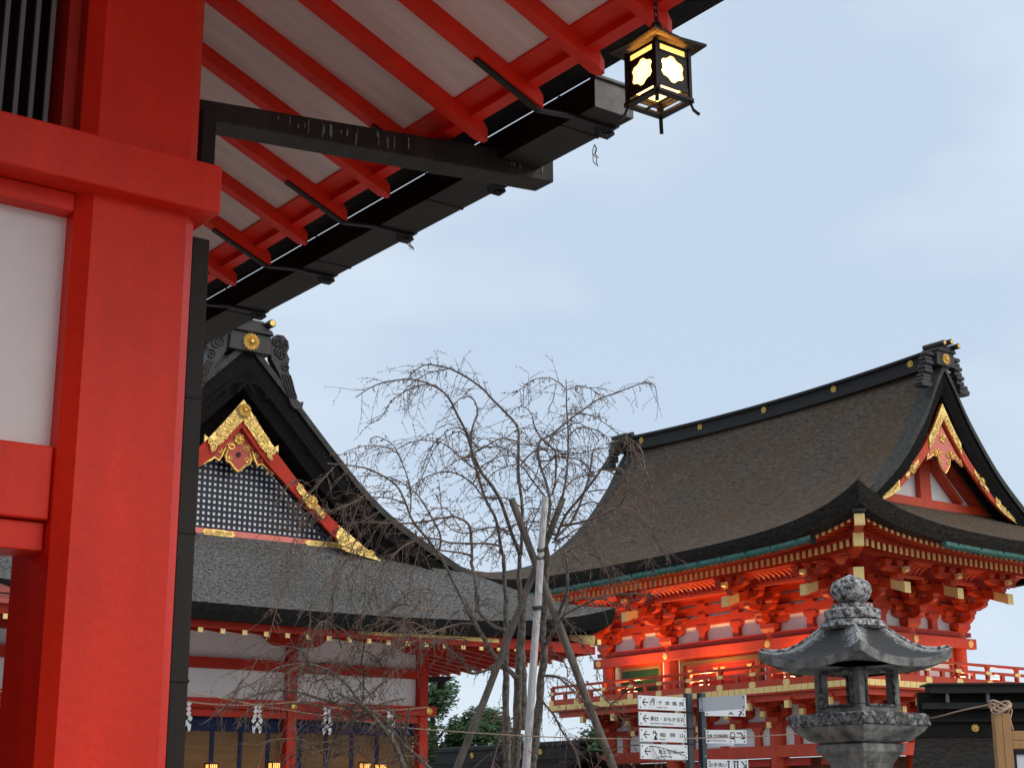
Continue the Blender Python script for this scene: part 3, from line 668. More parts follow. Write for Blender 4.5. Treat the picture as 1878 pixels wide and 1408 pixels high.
for k in range(1, 35):
    x = xs + .4*k; e = .55*math.exp(-(HX + hx - x)/1.0)*.6 if x > HX else 0
    dup(r0, (x, y0, 4.5 + e))
def raft2(y):
    m = MB(); a = .04; X1 = HX + hx - .32
    m.hexa([(17.0,y-a,4.86),(X1,y-a,4.46),(X1,y+a,4.46),(17.0,y+a,4.86),(17.0,y-a,4.98),(X1,y-a,4.545),(X1,y+a,4.545),(17.0,y+a,4.98)]); return m
r1 = raft2(24.3).build('side_rafter', verm_d, gh, origin=(HX+hx, 24.3, 4.5))  # dark red carries the shade under the eave corner
m = MB(); m.box(HX+hx-.325, HX+hx-.30, 24.3-.043, 24.3+.043, 4.45, 4.55); m.build('rafter_cap', gold_c, r1)
for k in range(1, 30): dup(r1, (HX+hx, 24.3 + .4*k, 4.5))
m = MB(); m.beam((17.0, 26.0, 4.98), (19.42, 23.78, 4.78), .16, .2); hr = m.build('hip_rafter', verm_h, gh)
m = MB(); m.beam((19.15, 24.03, 4.80), (19.5, 23.71, 4.775), .175, .215); m.build('hip_rafter_cap', gold_c, hr)
m = MB(); strip_along(m, 0, y0 + .285, .02, lambda h: 4.70, lambda h: 4.60, 14.2, 15.05, 4); m.box(14.9, 17.2, y0 + .29, y0 + .298, 4.62, 4.69); m.build('eave_plate', gold_s, gh)
m = MB(); m.prism([(17.1, 4.17), (17.82, 4.20), (17.72, 4.13), (17.66, 4.09), (17.1, 4.06)], (0, 26.1, 0), (1, 0, 0), (0, 0, 1), (0, .2, 0)); m.box(17.56, 17.64, 26.15, 26.25, 3.95, 4.09); m.build('drain_arm', black, gh)
m = MB(); m.box(PX[0] - 1, 17.6, 24.9, 37, 0, .7); m.build('stone_podium', stone_d, gh)
m = MB(); m.box(PX[0], 17, 30.5, 30.6, .7, 4.8); m.build('inner_wall', wood_n, gh)

frame_w = mat('lantern_frame_wood', (.05, .025, .012), rough=.6)
# blinds, paper streamers, straw rope and lit paper lanterns on the hall front
for k in range(4):
    a, b = PX[k] + .125, PX[k+1] - .125
    nm = ['in the far left bay', 'seen past the near post', 'left of the middle post', 'in the right bay behind the tree'][k]
    bl = thing('bamboo_blind', ((a+b)/2, yw + .12, 3.26), 'brown bamboo blind with indigo bands ' + nm, 'blind', 'bamboo blinds of the gabled hall')
    m = MB(); m.box(a, b, yw + .12, yw + .15, 1.2, 3.25); m.build('blind_slats', bamboo, bl)
    m = MB(); m.box(a, b, yw + .085, yw + .118, 3.02, 3.258)
    m.build('valance', blueb, bl)
    x = a + .16
    while x < b:
        m = MB(); m.box(x - .035, x + .035, yw + .10, yw + .119, 1.2, 3.02); m.build('brocade_band', blueb, bl); x += .555
def shide(xc, nm):
    s_ = thing('shide_streamer', (xc, yw - .26, 3.47), 'white zigzag paper streamer on the straw rope, ' + nm, 'paper streamer', 'paper streamers on the hall rope')
    q = .068
    for sg in (-1, 1):
        m = MB(); y = yw - .26 + .006*sg
        for i in range(5):
            ox = (-.5 if i % 2 == 0 else .5)*sg*q*1.15 + (sg*.5*q if i > 2 else 0); z = 3.45 - i*.082
            m.prism([(xc + ox, z + .055), (xc + ox + q*.72, z), (xc + ox + .01*sg, z - .062), (xc + ox - q*.72, z - .01)], (0, y, 0), (1, 0, 0), (0, 0, 1), (0, .002, 0))
        m.prism([(xc + sg*.02, 3.12), (xc + sg*.10, 3.10), (xc + sg*.09, 3.0), (xc + sg*.05, 2.97)], (0, y, 0), (1, 0, 0), (0, 0, 1), (0, .002, 0))
        m.build('paper_strip', paper, s_)
shide(11.98, 'beside the dark downpipe'); shide(13.35, 'left of the middle post'); shide(14.78, 'right of the middle post'); shide(16.15, 'behind the pale slanting branch')
m = MB(); P = []
for i in range(81):
    x = 8.5 + 8.5*i/80; ph = (x - 11.27)/2.87; fr = ph - math.floor(ph); P.append((x, yw - .26, 3.56 - .22*math.sin(math.pi*fr)*.5 - .0))
m.tube(P, .014, 6); tag(m.build('straw_rope', rope_m), 'thin straw rope strung with paper streamers along the hall lintel', 'rope')
for xc, z1_, nm in ((12.55, 2.46, 'left of the middle post, by the downpipe'), (13.78, 2.50, 'half hidden by the middle post'), (15.68, 2.52, 'behind the tangled branches'), (16.02, 2.50, 'nearest the right post')):
    l_ = thing('paper_lantern', (xc, yw - .2, .7), 'lit orange standing paper lantern ' + nm, 'lantern', 'lit paper lanterns in the gabled hall')
    m = MB(); m.box(xc - .075, xc + .075, yw - .23, yw - .08, z1_ - .5, z1_ - .03); m.build('paper_shade', glow_p, l_)
    m = MB()
    for sx in (-1, 1):
        for sy in (0, 1): m.box(xc + sx*.08 - .01, xc + sx*.08 + .01, yw - .24 + sy*.17, yw - .22 + sy*.17, .7, z1_)
    for k in range(3): m.box(xc - .04 + .04*k - .004, xc - .04 + .04*k + .004, yw - .238, yw - .231, z1_ - .5, z1_ - .03)
    m.box(xc - .09, xc + .09, yw - .245, yw - .065, z1_ - .03, z1_); m.box(xc - .09, xc + .09, yw - .245, yw - .065, z1_ - .53, z1_ - .5)
    m.build('wooden_frame', frame_w, l_)
# ------------------------------------------------------------------ the two-storey tower gate
XF, YF = 34.1, 30.0                    # planes of the two faces in view
TX, TY = 36.6, 35.35
tg = thing('tower_gate', (TX, TY, 0), 'orange two-storey tower gate with curved brown bark roof and gilded eaves at right', 'tower gate')
hx, y0, y1 = 6.1, 26.4, 44.3
prof = lerp_tab([(0, 14.2), (.4, 13.6), (.8, 12.88), (1.45, 12.0), (2.1, 11.25), (2.8, 10.62), (3.7, 9.95), (4.9, 9.3), (6.1, 8.77)])
PmT = lambda dx: prof(hx - dx)
PhT = lerp_tab([(0, 8.77), (.8, 9.12), (1.5, 9.5), (2.2, 9.86), (2.8, 10.16), (3.6, 10.8), (6, 12.9)])
DG, DW, AMP, LAM = 1.80, 2.75, 1.0, 1.75
m = MB(); hip_gable_roof(m, TX, y0, y1, hx, PmT, PhT, DG, DW, .4, AMP, LAM, .6, n1=22, n2=48); m.build('roof', bark_t, tg, smooth=True)
m = MB(); roof_edge(m, TX, y0, y1, hx, 8.77, .40, AMP, LAM, n=44, under=.34, rise=.02); m.build('roof_edge', bark_d, tg)
yv, yg = y0 + DG, y0 + DW
m = MB(); gable_thatch(m, TX, yv, yv + .7, prof, .50, 3.9, .14); m.build('verge_thatch', black2, tg); m = MB(); gable_thatch(m, TX, y1 - DG, y1 - DG - .7, prof, .5, 3.9, .14, sgn=-1); m.build('verge_thatch', black2, tg)
m = MB()
for ya, s_ in ((yv, 1), (y1 - DG, -1)):
    for sx in (-1, 1):
        r0, r1, r2, r3 = [], [], [], []
        for i in range(24):
            h = 3.9*i/23; x = TX + sx*h; z = prof(h); wd = .62 - .1*h
            r0.append((x, ya - .05*s_, z - .16)); r1.append((x, ya - .05*s_, z + .06)); r2.append((x, ya + wd*s_, z + .06)); r3.append((x, ya + wd*s_, z - .02))
        m.grid([r0, r1, r2, r3]); m.build('verge_trim', moss, tg); m = MB()
fo = lerp_tab([(0, 13.05), (.5, 12.25), (1.0, 11.62), (1.7, 10.95), (2.4, 10.42), (3.05, 10.02)])
fi = lerp_tab([(0, 12.55), (.5, 11.86), (1.0, 11.26), (1.7, 10.63), (2.4, 10.14), (3.05, 9.84)])
for sx in (-1, 1):
    m = MB(); strip_along(m, TX, yv + .16, .08, fo, fi, 0, 3.05, sx=sx); bb = m.build('barge_board', verm_t, tg)
    m = MB(); strip_along(m, TX, yv + .12, .05, lambda h: fo(h) + .02, lambda h: fi(h) + .05, 0, .72, sx=sx)
    scroll_field(m, TX, yv + .12, lambda u, v: (TX + sx*(.06 + .6*u), fi(.06 + .6*u) + (fo(.06 + .6*u) - fi(.06 + .6*u))*v), 20, .07, 3); m.build('apex_fitting', gold_s, bb)
    m = MB(); strip_along(m, TX, yv + .13, .05, lambda h: fo(h) - .09, lambda h: fi(h) + .12, 1.25, 1.85, sx=sx)
    m.disc((TX + sx*1.55, yv + .12, (fo(1.55) + fi(1.55))/2), (0, -1, 0), .13, .04, petals=12)
    scroll_field(m, TX, yv + .13, lambda u, v: (TX + sx*(1.25 + .6*u), fi(1.25 + .6*u) + (fo(1.25 + .6*u) - fi(1.25 + .6*u))*v), 8, .055, 4); m.build('middle_fitting', gold_s, bb)
    m = MB(); strip_along(m, TX, yv + .12, .05, lambda h: fo(h) + .01, lambda h: fi(h) - .01, 2.15, 3.06, sx=sx)
    scroll_field(m, TX, yv + .12, lambda u, v: (TX + sx*(2.2 + .8*u), fi(2.2 + .8*u) + (fo(2.2 + .8*u) - fi(2.2 + .8*u))*v), 20, .055, 5); m.build('foot_fitting', gold_s, bb)
# pendant
pz = 11.92
half = [(0, .5), (.22, .2), (.5, -.16), (.72, -.42), (.8, -.62), (.6, -.5), (.46, -.42), (.36, -.46), (.30, -.34), (.24, -.2), (.2, -.3), (.27, -.46), (.22, -.66), (.12, -.80), (0, -.92)]
m = MB(); m.prism([(TX + a, pz + b) for a, b in half[::-1]] + [(TX - a, pz + b) for a, b in half[1:-1]], (0, yv + .22, 0), (1, 0, 0), (0, 0, 1), (0, .05, 0)); pend = m.build('gable_pendant', verm_p, tg)
m = MB()
for sx in (-1, 1):
    m.tube([(TX + sx*a, yv + .21, pz + b) for a, b in half[3:]], .022, 5)
    for c_, r_, a0, s_ in (((.56, -.38), .08, 2.6, -1), ((.36, -.30), .08, 3.6, 1), ((.14, -.34), .09, 1.2, -1), ((.16, -.58), .07, 0, 1)):
        m.tube([(TX + sx*p[0], yv + .21, pz + p[1]) for p in curl(c_, r_, 1.2, a0, s_)], .018, 5)
m.disc((TX, yv + .21, pz + .12), (0, -1, 0), .14, .04, petals=6); m.build('scroll_outline', gold, pend)
# gable wall with struts
m = MB(); m.prism([(TX - 2.9, 9.9), (TX + 2.9, 9.9), (TX, 12.9)], (0, yg + .2, 0), (1, 0, 0), (0, 0, 1), (0, .1, 0)); m.build('gable_wall', plaster, tg)
m = MB(); m.box(TX - 2.7, TX + 2.7, yg - .1, yg + .12, 10.0, 10.34); m.build('gable_base_beam', verm_t, tg)
m = MB()
m.box(TX - .24, TX + .24, yg, yg + .18, 10.3, 12.4)
for sx in (-1, 1):
    m.beam((TX + sx*2.5, yg + .08, 10.25), (TX + sx*.1, yg + .08, 12.3), .16, .34, upv=(0, 1, 0))
    m.beam((TX + sx*.3, yg + .06, 11.55), (TX + sx*1.55, yg + .06, 10.4), .14, .26, upv=(0, 1, 0))
m.build('gable_strut', verm_t, tg)
# ridge
zr = lambda y: 14.17 + .22*((y - TY)/7.4)**2
m = MB()
for (hw, za, zb_, ya) in ((.30, -.20, .0, .2), (.22, .0, .24, .25), (.33, .24, .32, .15), (.2, .32, .37, .1)):
    rows = [[], [], [], []]
    for i in range(21):
        y = yv + ya + (y1 - y0 - 2*DG - 2*ya)*i/20; z = zr(y)
        for r_, (x, zz) in zip(rows, ((-hw, za), (-hw, zb_), (hw, zb_), (hw, za))): r_.append((TX + x, y, z + zz))
    m.grid(rows)
rg = m.build('ridge', black, tg)
for k in range(5):
    y = 29.2 + 3.05*k; m = MB(); m.disc((TX - .225, y, zr(y) + .12), (-1, 0, 0), .115, .04, petals=14); m.build('ridge_crest', gold_s, rg)
for ye, s_ in ((yv, -1), (y1 - DG, 1)):
    m = MB(); yo = ye + s_*.12; zo = 14.16
    m.prism([(-.40, 0), (.40, 0), (.38, .42), (-.38, .42)], (TX, yo, zo), (1, 0, 0), (0, 0, 1), (0, -s_*.42, 0))
    m.prism([(-.44, .42), (.44, .42), (.38, .52), (.1, .60), (-.1, .60), (-.38, .52)], (TX, yo + s_*.06, zo), (1, 0, 0), (0, 0, 1), (0, -s_*.6, 0))
    for dx, dz in ((0, .68), (-.32, .60), (.32, .60)): m.tube([(TX + dx, yo + s_*.25, zo + dz), (TX + dx, yo - s_*.5, zo + dz)], .085, 14)
    orn = m.build('ridge_end_ornament', tile, tg)
    m = MB(); m.disc((TX, yo + s_*.005, zo + .2), (0, s_, 0), .17, .06, petals=16); m.build('crest', gold_s, orn)
    m = MB()
    for dx, dz in ((0, .68), (-.32, .60), (.32, .60)):
        c = (TX + dx, yo + s_*.252, zo + dz); m.lathe_dir(c, (0, s_, 0), [(.055, 0), (.055, .014), (.03, .014), (.026, .004)], 16)
    m.build('tile_cap_ring', gold, orn)
    for sx in (-1, 1):
        m = MB(); yc = yo - s_*.06
        for k in range(7):      # stacked scales of the side fin, stepping down the verge
            a = .42 + .035*k + (.05 if k == 6 else 0); z = zo + .36 - .135*k
            m.prism([(a, 0), (a + .30, .0), (a + .34, -.05), (a + .32, -.115), (a - .02, -.115)] if sx > 0 else [(-a, 0), (-a + .02, -.115), (-a - .32, -.115), (-a - .34, -.05), (-a - .30, 0)], (TX, yc - s_*.05*(k % 2), z), (1, 0, 0), (0, 0, 1), (0, -s_*.26, 0))
        m.prism([(sx*.6, -.6), (sx*.98, -.54), (sx*1.1, -.62), (sx*1.05, -.74), (sx*.66, -.72)][::sx], (TX, yc, zo), (1, 0, 0), (0, 0, 1), (0, -s_*.3, 0))
        m.build('cloud_fin', tile, orn, bevel=.015)

# two faces share one set of builders: s runs along the wall, o outwards, z up
faces = {'a': (lambda s, o, z: (XF - o, s, z)), 'b': (lambda s, o, z: (s, YF - o, z))}
def fbox(m, F, s0, s1, o0, o1, z0, z1):
    m.hexa([F(s0,o0,z0), F(s1,o0,z0), F(s1,o1,z0), F(s0,o1,z0), F(s0,o0,z1), F(s1,o0,z1), F(s1,o1,z1), F(s0,o1,z1)])
def fprism(m, F, poly, along, a0, a1):
    """polygon in (o,z) pushed along s, or in (s,z) pushed along o"""
    n = len(poly)
    if along == 's': A = [F(a0, p[0], p[1]) for p in poly]; B = [F(a1, p[0], p[1]) for p in poly]
    else: A = [F(p[0], a0, p[1]) for p in poly]; B = [F(p[0], a1, p[1]) for p in poly]
    m.add(A + B, [tuple(range(n - 1, -1, -1)), tuple(range(n, 2*n))] + [(i, (i+1) % n, n + (i+1) % n, n + i) for i in range(n)])
COLS = {'a': [30.0, 33.1, 37.6, 40.7], 'b': [34.1, 36.35, 38.6]}
SPAN = {'a': (30.0, 40.7), 'b': (34.1, 38.6)}
cen = {'a': TY, 'b': TX}
rise = lambda F_, s: AMP*math.exp(-abs((s - (y0 if F_ == 'a' else TX - hx)))/LAM)   # lift of the eave towards the near corner
# columns and main beams
for f, ss in COLS.items():
    F = faces[f]
    for s in ss:
        if f == 'b' and s == 34.1: continue
        c = F(s, -.0, 0); m = MB(); m.tube([(c[0], c[1], 4.6), (c[0], c[1], 6.75)], .24, 20); m.build('column', verm_t, tg, smooth=False)
        m = MB(); m.tube([(c[0], c[1], 0), (c[0], c[1], 4.3)], .27, 20); m.build('column', verm_t, tg)
for f in 'ab':
    F = faces[f]; a, b = SPAN[f]
    m = MB(); fbox(m, F, a - .55, b + .5, .10, .30, 6.20 + (.002 if f == 'b' else 0), 6.50); nb = m.build('girdle_beam', verm_t, tg, bevel=.012)
    for s in [COLS[f][0] + .12] + COLS[f][1:-1] + [b + .22]:
        m = MB(); c = F(s, .30, 6.35); m.lathe_dir(c, (-1, 0, 0) if f == 'a' else (0, -1, 0), [(.12, 0), (.115, .02), (.07, .035), (.06, .02), (.045, .03)], 6); m.build('hexagonal_fitting', gold_c, nb)
    m = MB(); fbox(m, F, a - .4, b + .4, -.2, .20, 6.56, 6.69); fbox(m, F, a - .2, b + .2, -.18, .16, 6.50, 6.56); m.build('top_plate', verm_d, tg)
    m = MB(); fbox(m, F, a, b, -.14, -.04, 4.9, 8.3); m.build('plaster_wall', plaster, tg)
    # three tiers of wall beams above the white panels
    for zA, zB in ((7.18, 7.43), (7.53, 7.78), (7.87, 8.30)):
        m = MB(); fbox(m, F, a - .1, b + .1, -.08, .09, zA, zB); m.build('wall_beam', verm_t, tg)
    # struts with bearing blocks between the columns
    for s in ([31.55, 34.6, 36.1, 39.15] if f == 'a' else [35.22, 37.47]):
        m = MB(); fprism(m, F, [(s-.13,6.69),(s+.13,6.69),(s+.12,6.98),(s+.24,7.1),(s+.24,7.18),(s-.24,7.18),(s-.24,7.1),(s-.12,6.98)], 'o', -.06, .12)
        sb = m.build('strut', verm_t, tg)
        for zA in (7.43, 7.78): m = MB(); fbox(m, F, s-.17, s+.17, -.06, .13, zA, zA + .10); m.build('bearing_block', verm_t, sb)
# upper rooms: posts, window, doors
F = faces['a']
m = MB()
for c in COLS['a']:
    for e in (-1, 1):
        if SPAN['a'][0] < c + e*.42 < SPAN['a'][1]: fbox(m, F, c + e*.24 - .02 + (.13 if e > 0 else -.13), c + e*.24 + .02 + (.13 if e > 0 else -.13), -.02, .06, 5.0, 6.2); m.build('white_jamb', plaster, tg); m = MB()
for s0, s1 in ((38.15, 39.95), (30.8, 32.5)):
    m = MB(); fbox(m, F, s0 - .14, s1 + .14, -.04, .07, 5.0, 6.2); wi = m.build('green_window', verm_t, tg)
    m = MB(); 
    for (p, q, z0, z1) in ((s0 - .09, s0, 5.1, 6.12), (s1, s1 + .09, 5.1, 6.12), (s0, s1, 6.03, 6.12)): fbox(m, F, p, q, .071, .10, z0, z1)
    m.build('window_frame', mat('ochre_frame', (.17, .09, .02), rough=.5), wi)
    m = MB(); s = s0 + .03
    while s < s1: fbox(m, F, s - .022, s + .022, .072, .095, 5.1, 6.03); s += .06
    m.build('window_bar', green_w, wi)
m = MB(); fbox(m, F, 33.6, 37.15, -.03, .05, 5.0, 6.2); dr = m.build('door', verm_t, tg)
m = MB()
for (p, q, z0, z1) in ((33.62, 33.74, 5.0, 6.12), (36.98, 37.1, 5.0, 6.12), (33.74, 36.98, 6.0, 6.12)): fbox(m, F, p, q, .052, .12, z0, z1)
m.build('door_frame', MATS['ochre_frame'], dr)
m = MB(); fbox(m, F, 33.95, 36.85, .052, .075, 5.0, 5.93); fbox(m, F, 35.37, 35.43, .076, .10, 5.0, 5.93); m.build('door_leaf', verm_d, dr)
m = MB()
for s, e in ((34.0, 1), (36.8, -1), (35.34, -1), (35.46, 1)):
    fprism(m, F, [(s, 5.86), (s + e*.22, 5.86), (s + e*.15, 5.78), (s + e*.07, 5.74), (s + e*.06, 5.62), (s, 5.56)][::e], 'o', .077, .10)
m.build('door_fitting', gold_s, dr)
F = faces['b']
m = MB()
for s in (36.35 - .32, 36.35 + .32, 38.6 - .35, 34.1 + .36): fbox(m, F, s - .05, s + .05, -.03, .05, 5.0, 6.2)
m.build('wall_post', verm_t, tg)

# bracket clusters
def block(m, F, s, o, z, w_=.15, h=.15):
    P = lambda k, zz: [F(s-k,o-k,zz), F(s+k,o-k,zz), F(s+k,o+k,zz), F(s-k,o+k,zz)]
    m.hexa(P(w_*.72, z) + P(w_, z + h*.45)); m.hexa(P(w_, z + h*.45) + P(w_, z + h))
def arm_s(m, F, s, o, z, L, h=.18, wd=.1):
    fprism(m, F, [(s-L,z+h),(s-L,z+h*.55),(s-L+.07,z+h*.22),(s-L+.2,z),(s+L-.2,z),(s+L-.07,z+h*.22),(s+L,z+h*.55),(s+L,z+h)], 'o', o-wd, o+wd)
def arm_o(m, F, s, o0, o1, z, h=.18, wd=.1):
    fprism(m, F, [(o0,z),(o1-.2,z),(o1-.07,z+h*.22),(o1,z+h*.55),(o1,z+h),(o0,z+h)], 's', s-wd, s+wd)
def cluster(F, s, corner=False):
    m = MB()
    block(m, F, s, .02, 6.69, .28, .25)
    arm_s(m, F, s, .04, 6.96, .62); arm_o(m, F, s, -.05, .62, 6.965)
    for e in (-.5, 0, .5): block(m, F, s + e, .04, 7.145)
    arm_s(m, F, s, .06, 7.30, .85); block(m, F, s, .5, 7.145); arm_s(m, F, s, .5, 7.30, .55); arm_o(m, F, s, -.05, 1.12, 7.305)
    for e in (-.44, 0, .44): block(m, F, s + e, .5, 7.485)
    arm_s(m, F, s, .5, 7.64, .72)
    block(m, F, s, 1.0, 7.485); arm_s(m, F, s, 1.0, 7.64, .55)
    for e in (-.44, 0, .44): block(m, F, s + e, 1.0, 7.825, .13, .10)
    # the long tail rafter leaning out and down
    fprism(m, F, [(.1, 7.92), (1.96, 7.34), (1.96, 7.60), (.1, 8.20)], 's', s - .105, s + .105)
    block(m, F, s, 1.66, 7.68, .13, .21); arm_s(m, F, s, 1.66, 7.90, .62, .17)
    for e in (-.48, 0, .48): block(m, F, s + e, 1.66, 8.08, .13, .15)
    fprism(m, F, [(1.2, 7.84), (1.9, 7.86), (2.02, 7.93), (2.0, 8.02), (1.2, 8.0)], 's', s - .07, s + .07)
    b = m.build('bracket_cluster', verm_t, tg)
    m = MB(); fprism(m, F, [(1.87, 7.355), (1.985, 7.318), (1.985, 7.622), (1.87, 7.652)], 's', s - .125, s + .125)
    fprism(m, F, [(1.5, 7.478), (1.87, 7.364), (1.87, 7.63), (1.5, 7.745)], 's', s - .112, s + .112)
    m.build('gilt_nose', gold_c, b)
    m = MB(); fprism(m, F, [(1.9, 7.87), (2.04, 7.93), (2.02, 8.035), (1.9, 8.02)], 's', s - .08, s + .08); m.build('gilt_arm_end', gold_c, b)
for f in 'ab':
    for s in COLS[f]:
        cluster(faces[f], s)
# diagonal members at the near corner
dg = Vector((-1, -1, 0))/math.sqrt(2); C0 = Vector((XF, YF, 0))
def diag(o, z): return C0 + dg*(o*math.sqrt(2)) + Vector((0, 0, z))
m = MB()
for o1, z, h in ((.62, 6.97, .18), (1.12, 7.31, .18)): m.beam(diag(-.1, z + h/2), diag(o1, z + h/2), .2, h)
m.beam(diag(.1, 8.15), diag(2.25, 7.62), .24, .28); m.beam(diag(.3, 8.35), diag(2.75, 8.42), .24, .3); m.beam(diag(2.3, 8.62), diag(3.32, 8.80), .22, .24)
for o in (.5, 1.0, 1.66):
    p = diag(o, 0); m.box(p.x-.14, p.x+.14, p.y-.14, p.y+.14, 7.5 if o < 1.5 else 7.75, 7.66 if o < 1.5 else 7.9)
hp = m.build('hip_rafter', verm_t, tg)
m = MB()
for (o, z, wd, h) in ((2.27, 7.615, .27, .36), (2.77, 8.42, .27, .35), (3.33, 8.80, .26, .29)): m.beam(diag(o - .12, z), diag(o, z), wd, h); m.build('gilt_nose', gold_c, hp); m = MB()
m = MB()
p = diag(3.22, 8.98); m.beam(diag(3.0, 9.0), diag(3.4, 9.03), .34, .08); m.build('hip_cover_plate', moss, tg)
# purlins, coved ribs, rafters
rib_m = mat('highlit_vermilion_rib', (.72, .12, .05), rough=.45)  # paler red; highlights on the ribs are put into the colour
def eave_z(f, s): return rise(f, s)
for f in 'ab':
    F = faces[f]; a, b = SPAN[f]; lo_s, hi_s = (a - 3.0, b + 2.6) if f == 'a' else (a - 3.0, b + 3.0)
    m = MB()
    fbox(m, F, a - 1.1, b + 1.1, .93, 1.07, 7.925, 8.05 + (.002 if f == 'b' else 0)); m.build('inner_purlin', verm_t, tg)
    m = MB(); k = 30
    for i in range(k):
        s0 = a - 1.9 + (b - a + 3.6)*i/k; s1 = a - 1.9 + (b - a + 3.6)*(i + 1)/k
        A_, B_ = .55*eave_z(f, s0 - 1.4), .55*eave_z(f, s1 - 1.4)
        m.hexa([F(s0,1.56,8.235+A_*.3), F(s1,1.56,8.235+B_*.3), F(s1,1.76,8.235+B_*.3), F(s0,1.76,8.235+A_*.3), F(s0,1.56,8.37+A_*.45), F(s1,1.56,8.37+B_*.45), F(s1,1.76,8.37+B_*.45), F(s0,1.76,8.37+A_*.45)])
    m.build('outer_purlin', verm_t, tg)
    m = MB(); fbox(m, F, a - 1, b + 1, .08, .94, 8.0, 8.03); m.build('eave_ceiling', verm_d, tg)
    # coved ceiling of curved ribs between the clusters
    C_ = [(1.08 + .48*(1 - math.cos(t_)), 7.98 + .29*math.sin(t_)) for t_ in [math.pi/2*j/6 for j in range(7)]]
    m = MB(); rows = [[F(s, o, z + .03) for o, z in C_] for s in (a - 1.5, b + 1.5)]; m.grid(rows); cv = m.build('cove', verm_d, tg)
    CS = sorted(COLS[f]); m = MB()
    for c0, c1 in list(zip(CS, CS[1:])) + [(CS[-1], CS[-1] + 1.6)]:
        n = max(3, int((c1 - c0 - 1.2)/.2)); 
        if c1 - c0 < 2: n = 3
        for i in range(n + 1):
            s = c0 + .62 + (c1 - c0 - 1.24)*i/n
            if c1 - c0 < 2: s = c0 + .6 + .2*i
            q0 = [F(s - .03, o, z - .03) for o, z in C_]; q1 = [F(s + .03, o, z - .03) for o, z in C_]; q2 = [F(s + .03, o, z + .03) for o, z in C_]; q3 = [F(s - .03, o, z + .03) for o, z in C_]
            m.grid([q3, q0, q1, q2])
        m.build('cove_rib_row', rib_m, cv); m = MB()
    m = MB()
    for c0, c1 in zip(CS, CS[1:]):
        fbox(m, F, c0 + .5, c1 - .5, 1.085, 1.15, 7.90, 7.985); fbox(m, F, c0 + .5, c1 - .5, 1.50, 1.555, 8.22, 8.29)
    m.build('cove_rail', rib_m, cv)
    # boards over the rafters
    for nm, o0, o1, za, zb_, th in (('base_board', 1.2, 2.62, 8.66, 8.335, .04), ('flying_board', 2.3, 3.42, 8.47, 8.385, .03)):
        m = MB(); rows_t, rows_b = [], []
        for i in range(41):
            s = lo_s - .1 + (hi_s - lo_s + .1)*i/40; r_ = eave_z(f, s)
            cut = max(0, (SPAN[f][0] - s))                     # keep inside the hip line
            A_, B_ = max(o0, cut), max(o1, cut + .01) if cut < o1 else cut + .01
            k1, k2 = (.34, .40) if nm == 'base_board' else (.6, .80)
            rows_b.append([F(s, A_, za + r_*k1), F(s, B_, zb_ + r_*k2)]); rows_t.append([F(s, A_, za + th + r_*k1), F(s, B_, zb_ + th + r_*k2)])
        m.grid(rows_b); m.grid(rows_t); m.grid([[r_[1] for r_ in rows_b], [r_[1] for r_ in rows_t]]); m.build(nm, verm_d, tg)
    m = MB(); r0, r1, r2 = [], [], []
    for i in range(61):
        s = a - 3.25 + (hi_s - a + 3.25)*i/60; r_ = eave_z(f, s); cut = max(0, SPAN[f][0] - s)
        o = max(3.40, cut); r0.append(F(s, o, 8.36 + r_*.80)); r1.append(F(s, o, 8.45 + r_*.86)); r2.append(F(s, o + .10, 8.41 + r_*.85))
    m.grid([r0, r1, r2]); m.build('eave_fascia', verm_t, tg)
    m = MB(); r0, r1 = [], []
    for i in range(61):
        s = a - 2.5 + (hi_s - a + 2.5)*i/60; r_ = eave_z(f, s); cut = max(0, SPAN[f][0] - s); o = max(2.55, cut)
        r0.append(F(s, o, 8.328 + r_*.40)); r1.append(F(s, o, 8.40 + r_*.74))
    m.grid([r0, r1]); m.build('base_fascia', verm_t, tg)
    # base rafters and flying rafters, each with its gilt cap
    P = .225; n = int((hi_s - lo_s)/P); s_first = SPAN[f][0] - 2.2
    for nm, oa, oe, za, ze, h, capw in (('base_rafter', 1.2, 2.52, 8.475, 8.15, .175, .052), ('flying_rafter', 2.3, 3.22, 8.37, 8.275, .105, .046)):
        first = None; cnt = 0; rest = MB(); restc = MB()
        def shape(mr, mc, s, dz, oa_):
            fprism(mr, F, [(oa_, za+dz), (oe, ze+dz), (oe, ze+h+dz), (oa_, za+h+dz)], 's', s - .042, s + .042)
            fprism(mc, F, [(oe, ze-.006+dz), (oe+.018, ze-.006+dz), (oe+.018, ze+h+.006+dz), (oe, ze+h+.006+dz)], 's', s - capw, s + capw)
        i = 0; s = SPAN[f][0] - oe + .12
        lim = 60 if f == 'a' else 38
        while s < hi_s - .2:
            dz = eave_z(f, s)*(.40 if nm == 'base_rafter' else .78); cut = SPAN[f][0] - s
            if cut > oa + .05:                                  # jack rafters meet the hip
                mr, mc = MB(), MB(); shape(mr, mc, s, dz, min(cut, oe - .05)); r_ = mr.build(nm, verm_t, tg); mc.build('rafter_cap', gold_c, r_)
            elif cnt < lim - 12:
                if first is None:
                    mr, mc = MB(), MB(); shape(mr, mc, s, 0, oa); first = mr.build(nm, verm_t, tg, origin=F(s, 0, 8)); mc.build('rafter_cap', gold_c, first); sf = s
                    first.location.z += dz
                else: dup(first, F(s, 0, 8 + dz))
                cnt += 1
            else: shape(rest, restc, s, dz, oa)
            s += P
        if rest.v:
            r_ = rest.build(nm + '_row', verm_t, tg); r_['kind'] = 'stuff'; c_ = restc.build('rafter_cap_row', gold_c, r_); c_['kind'] = 'stuff'
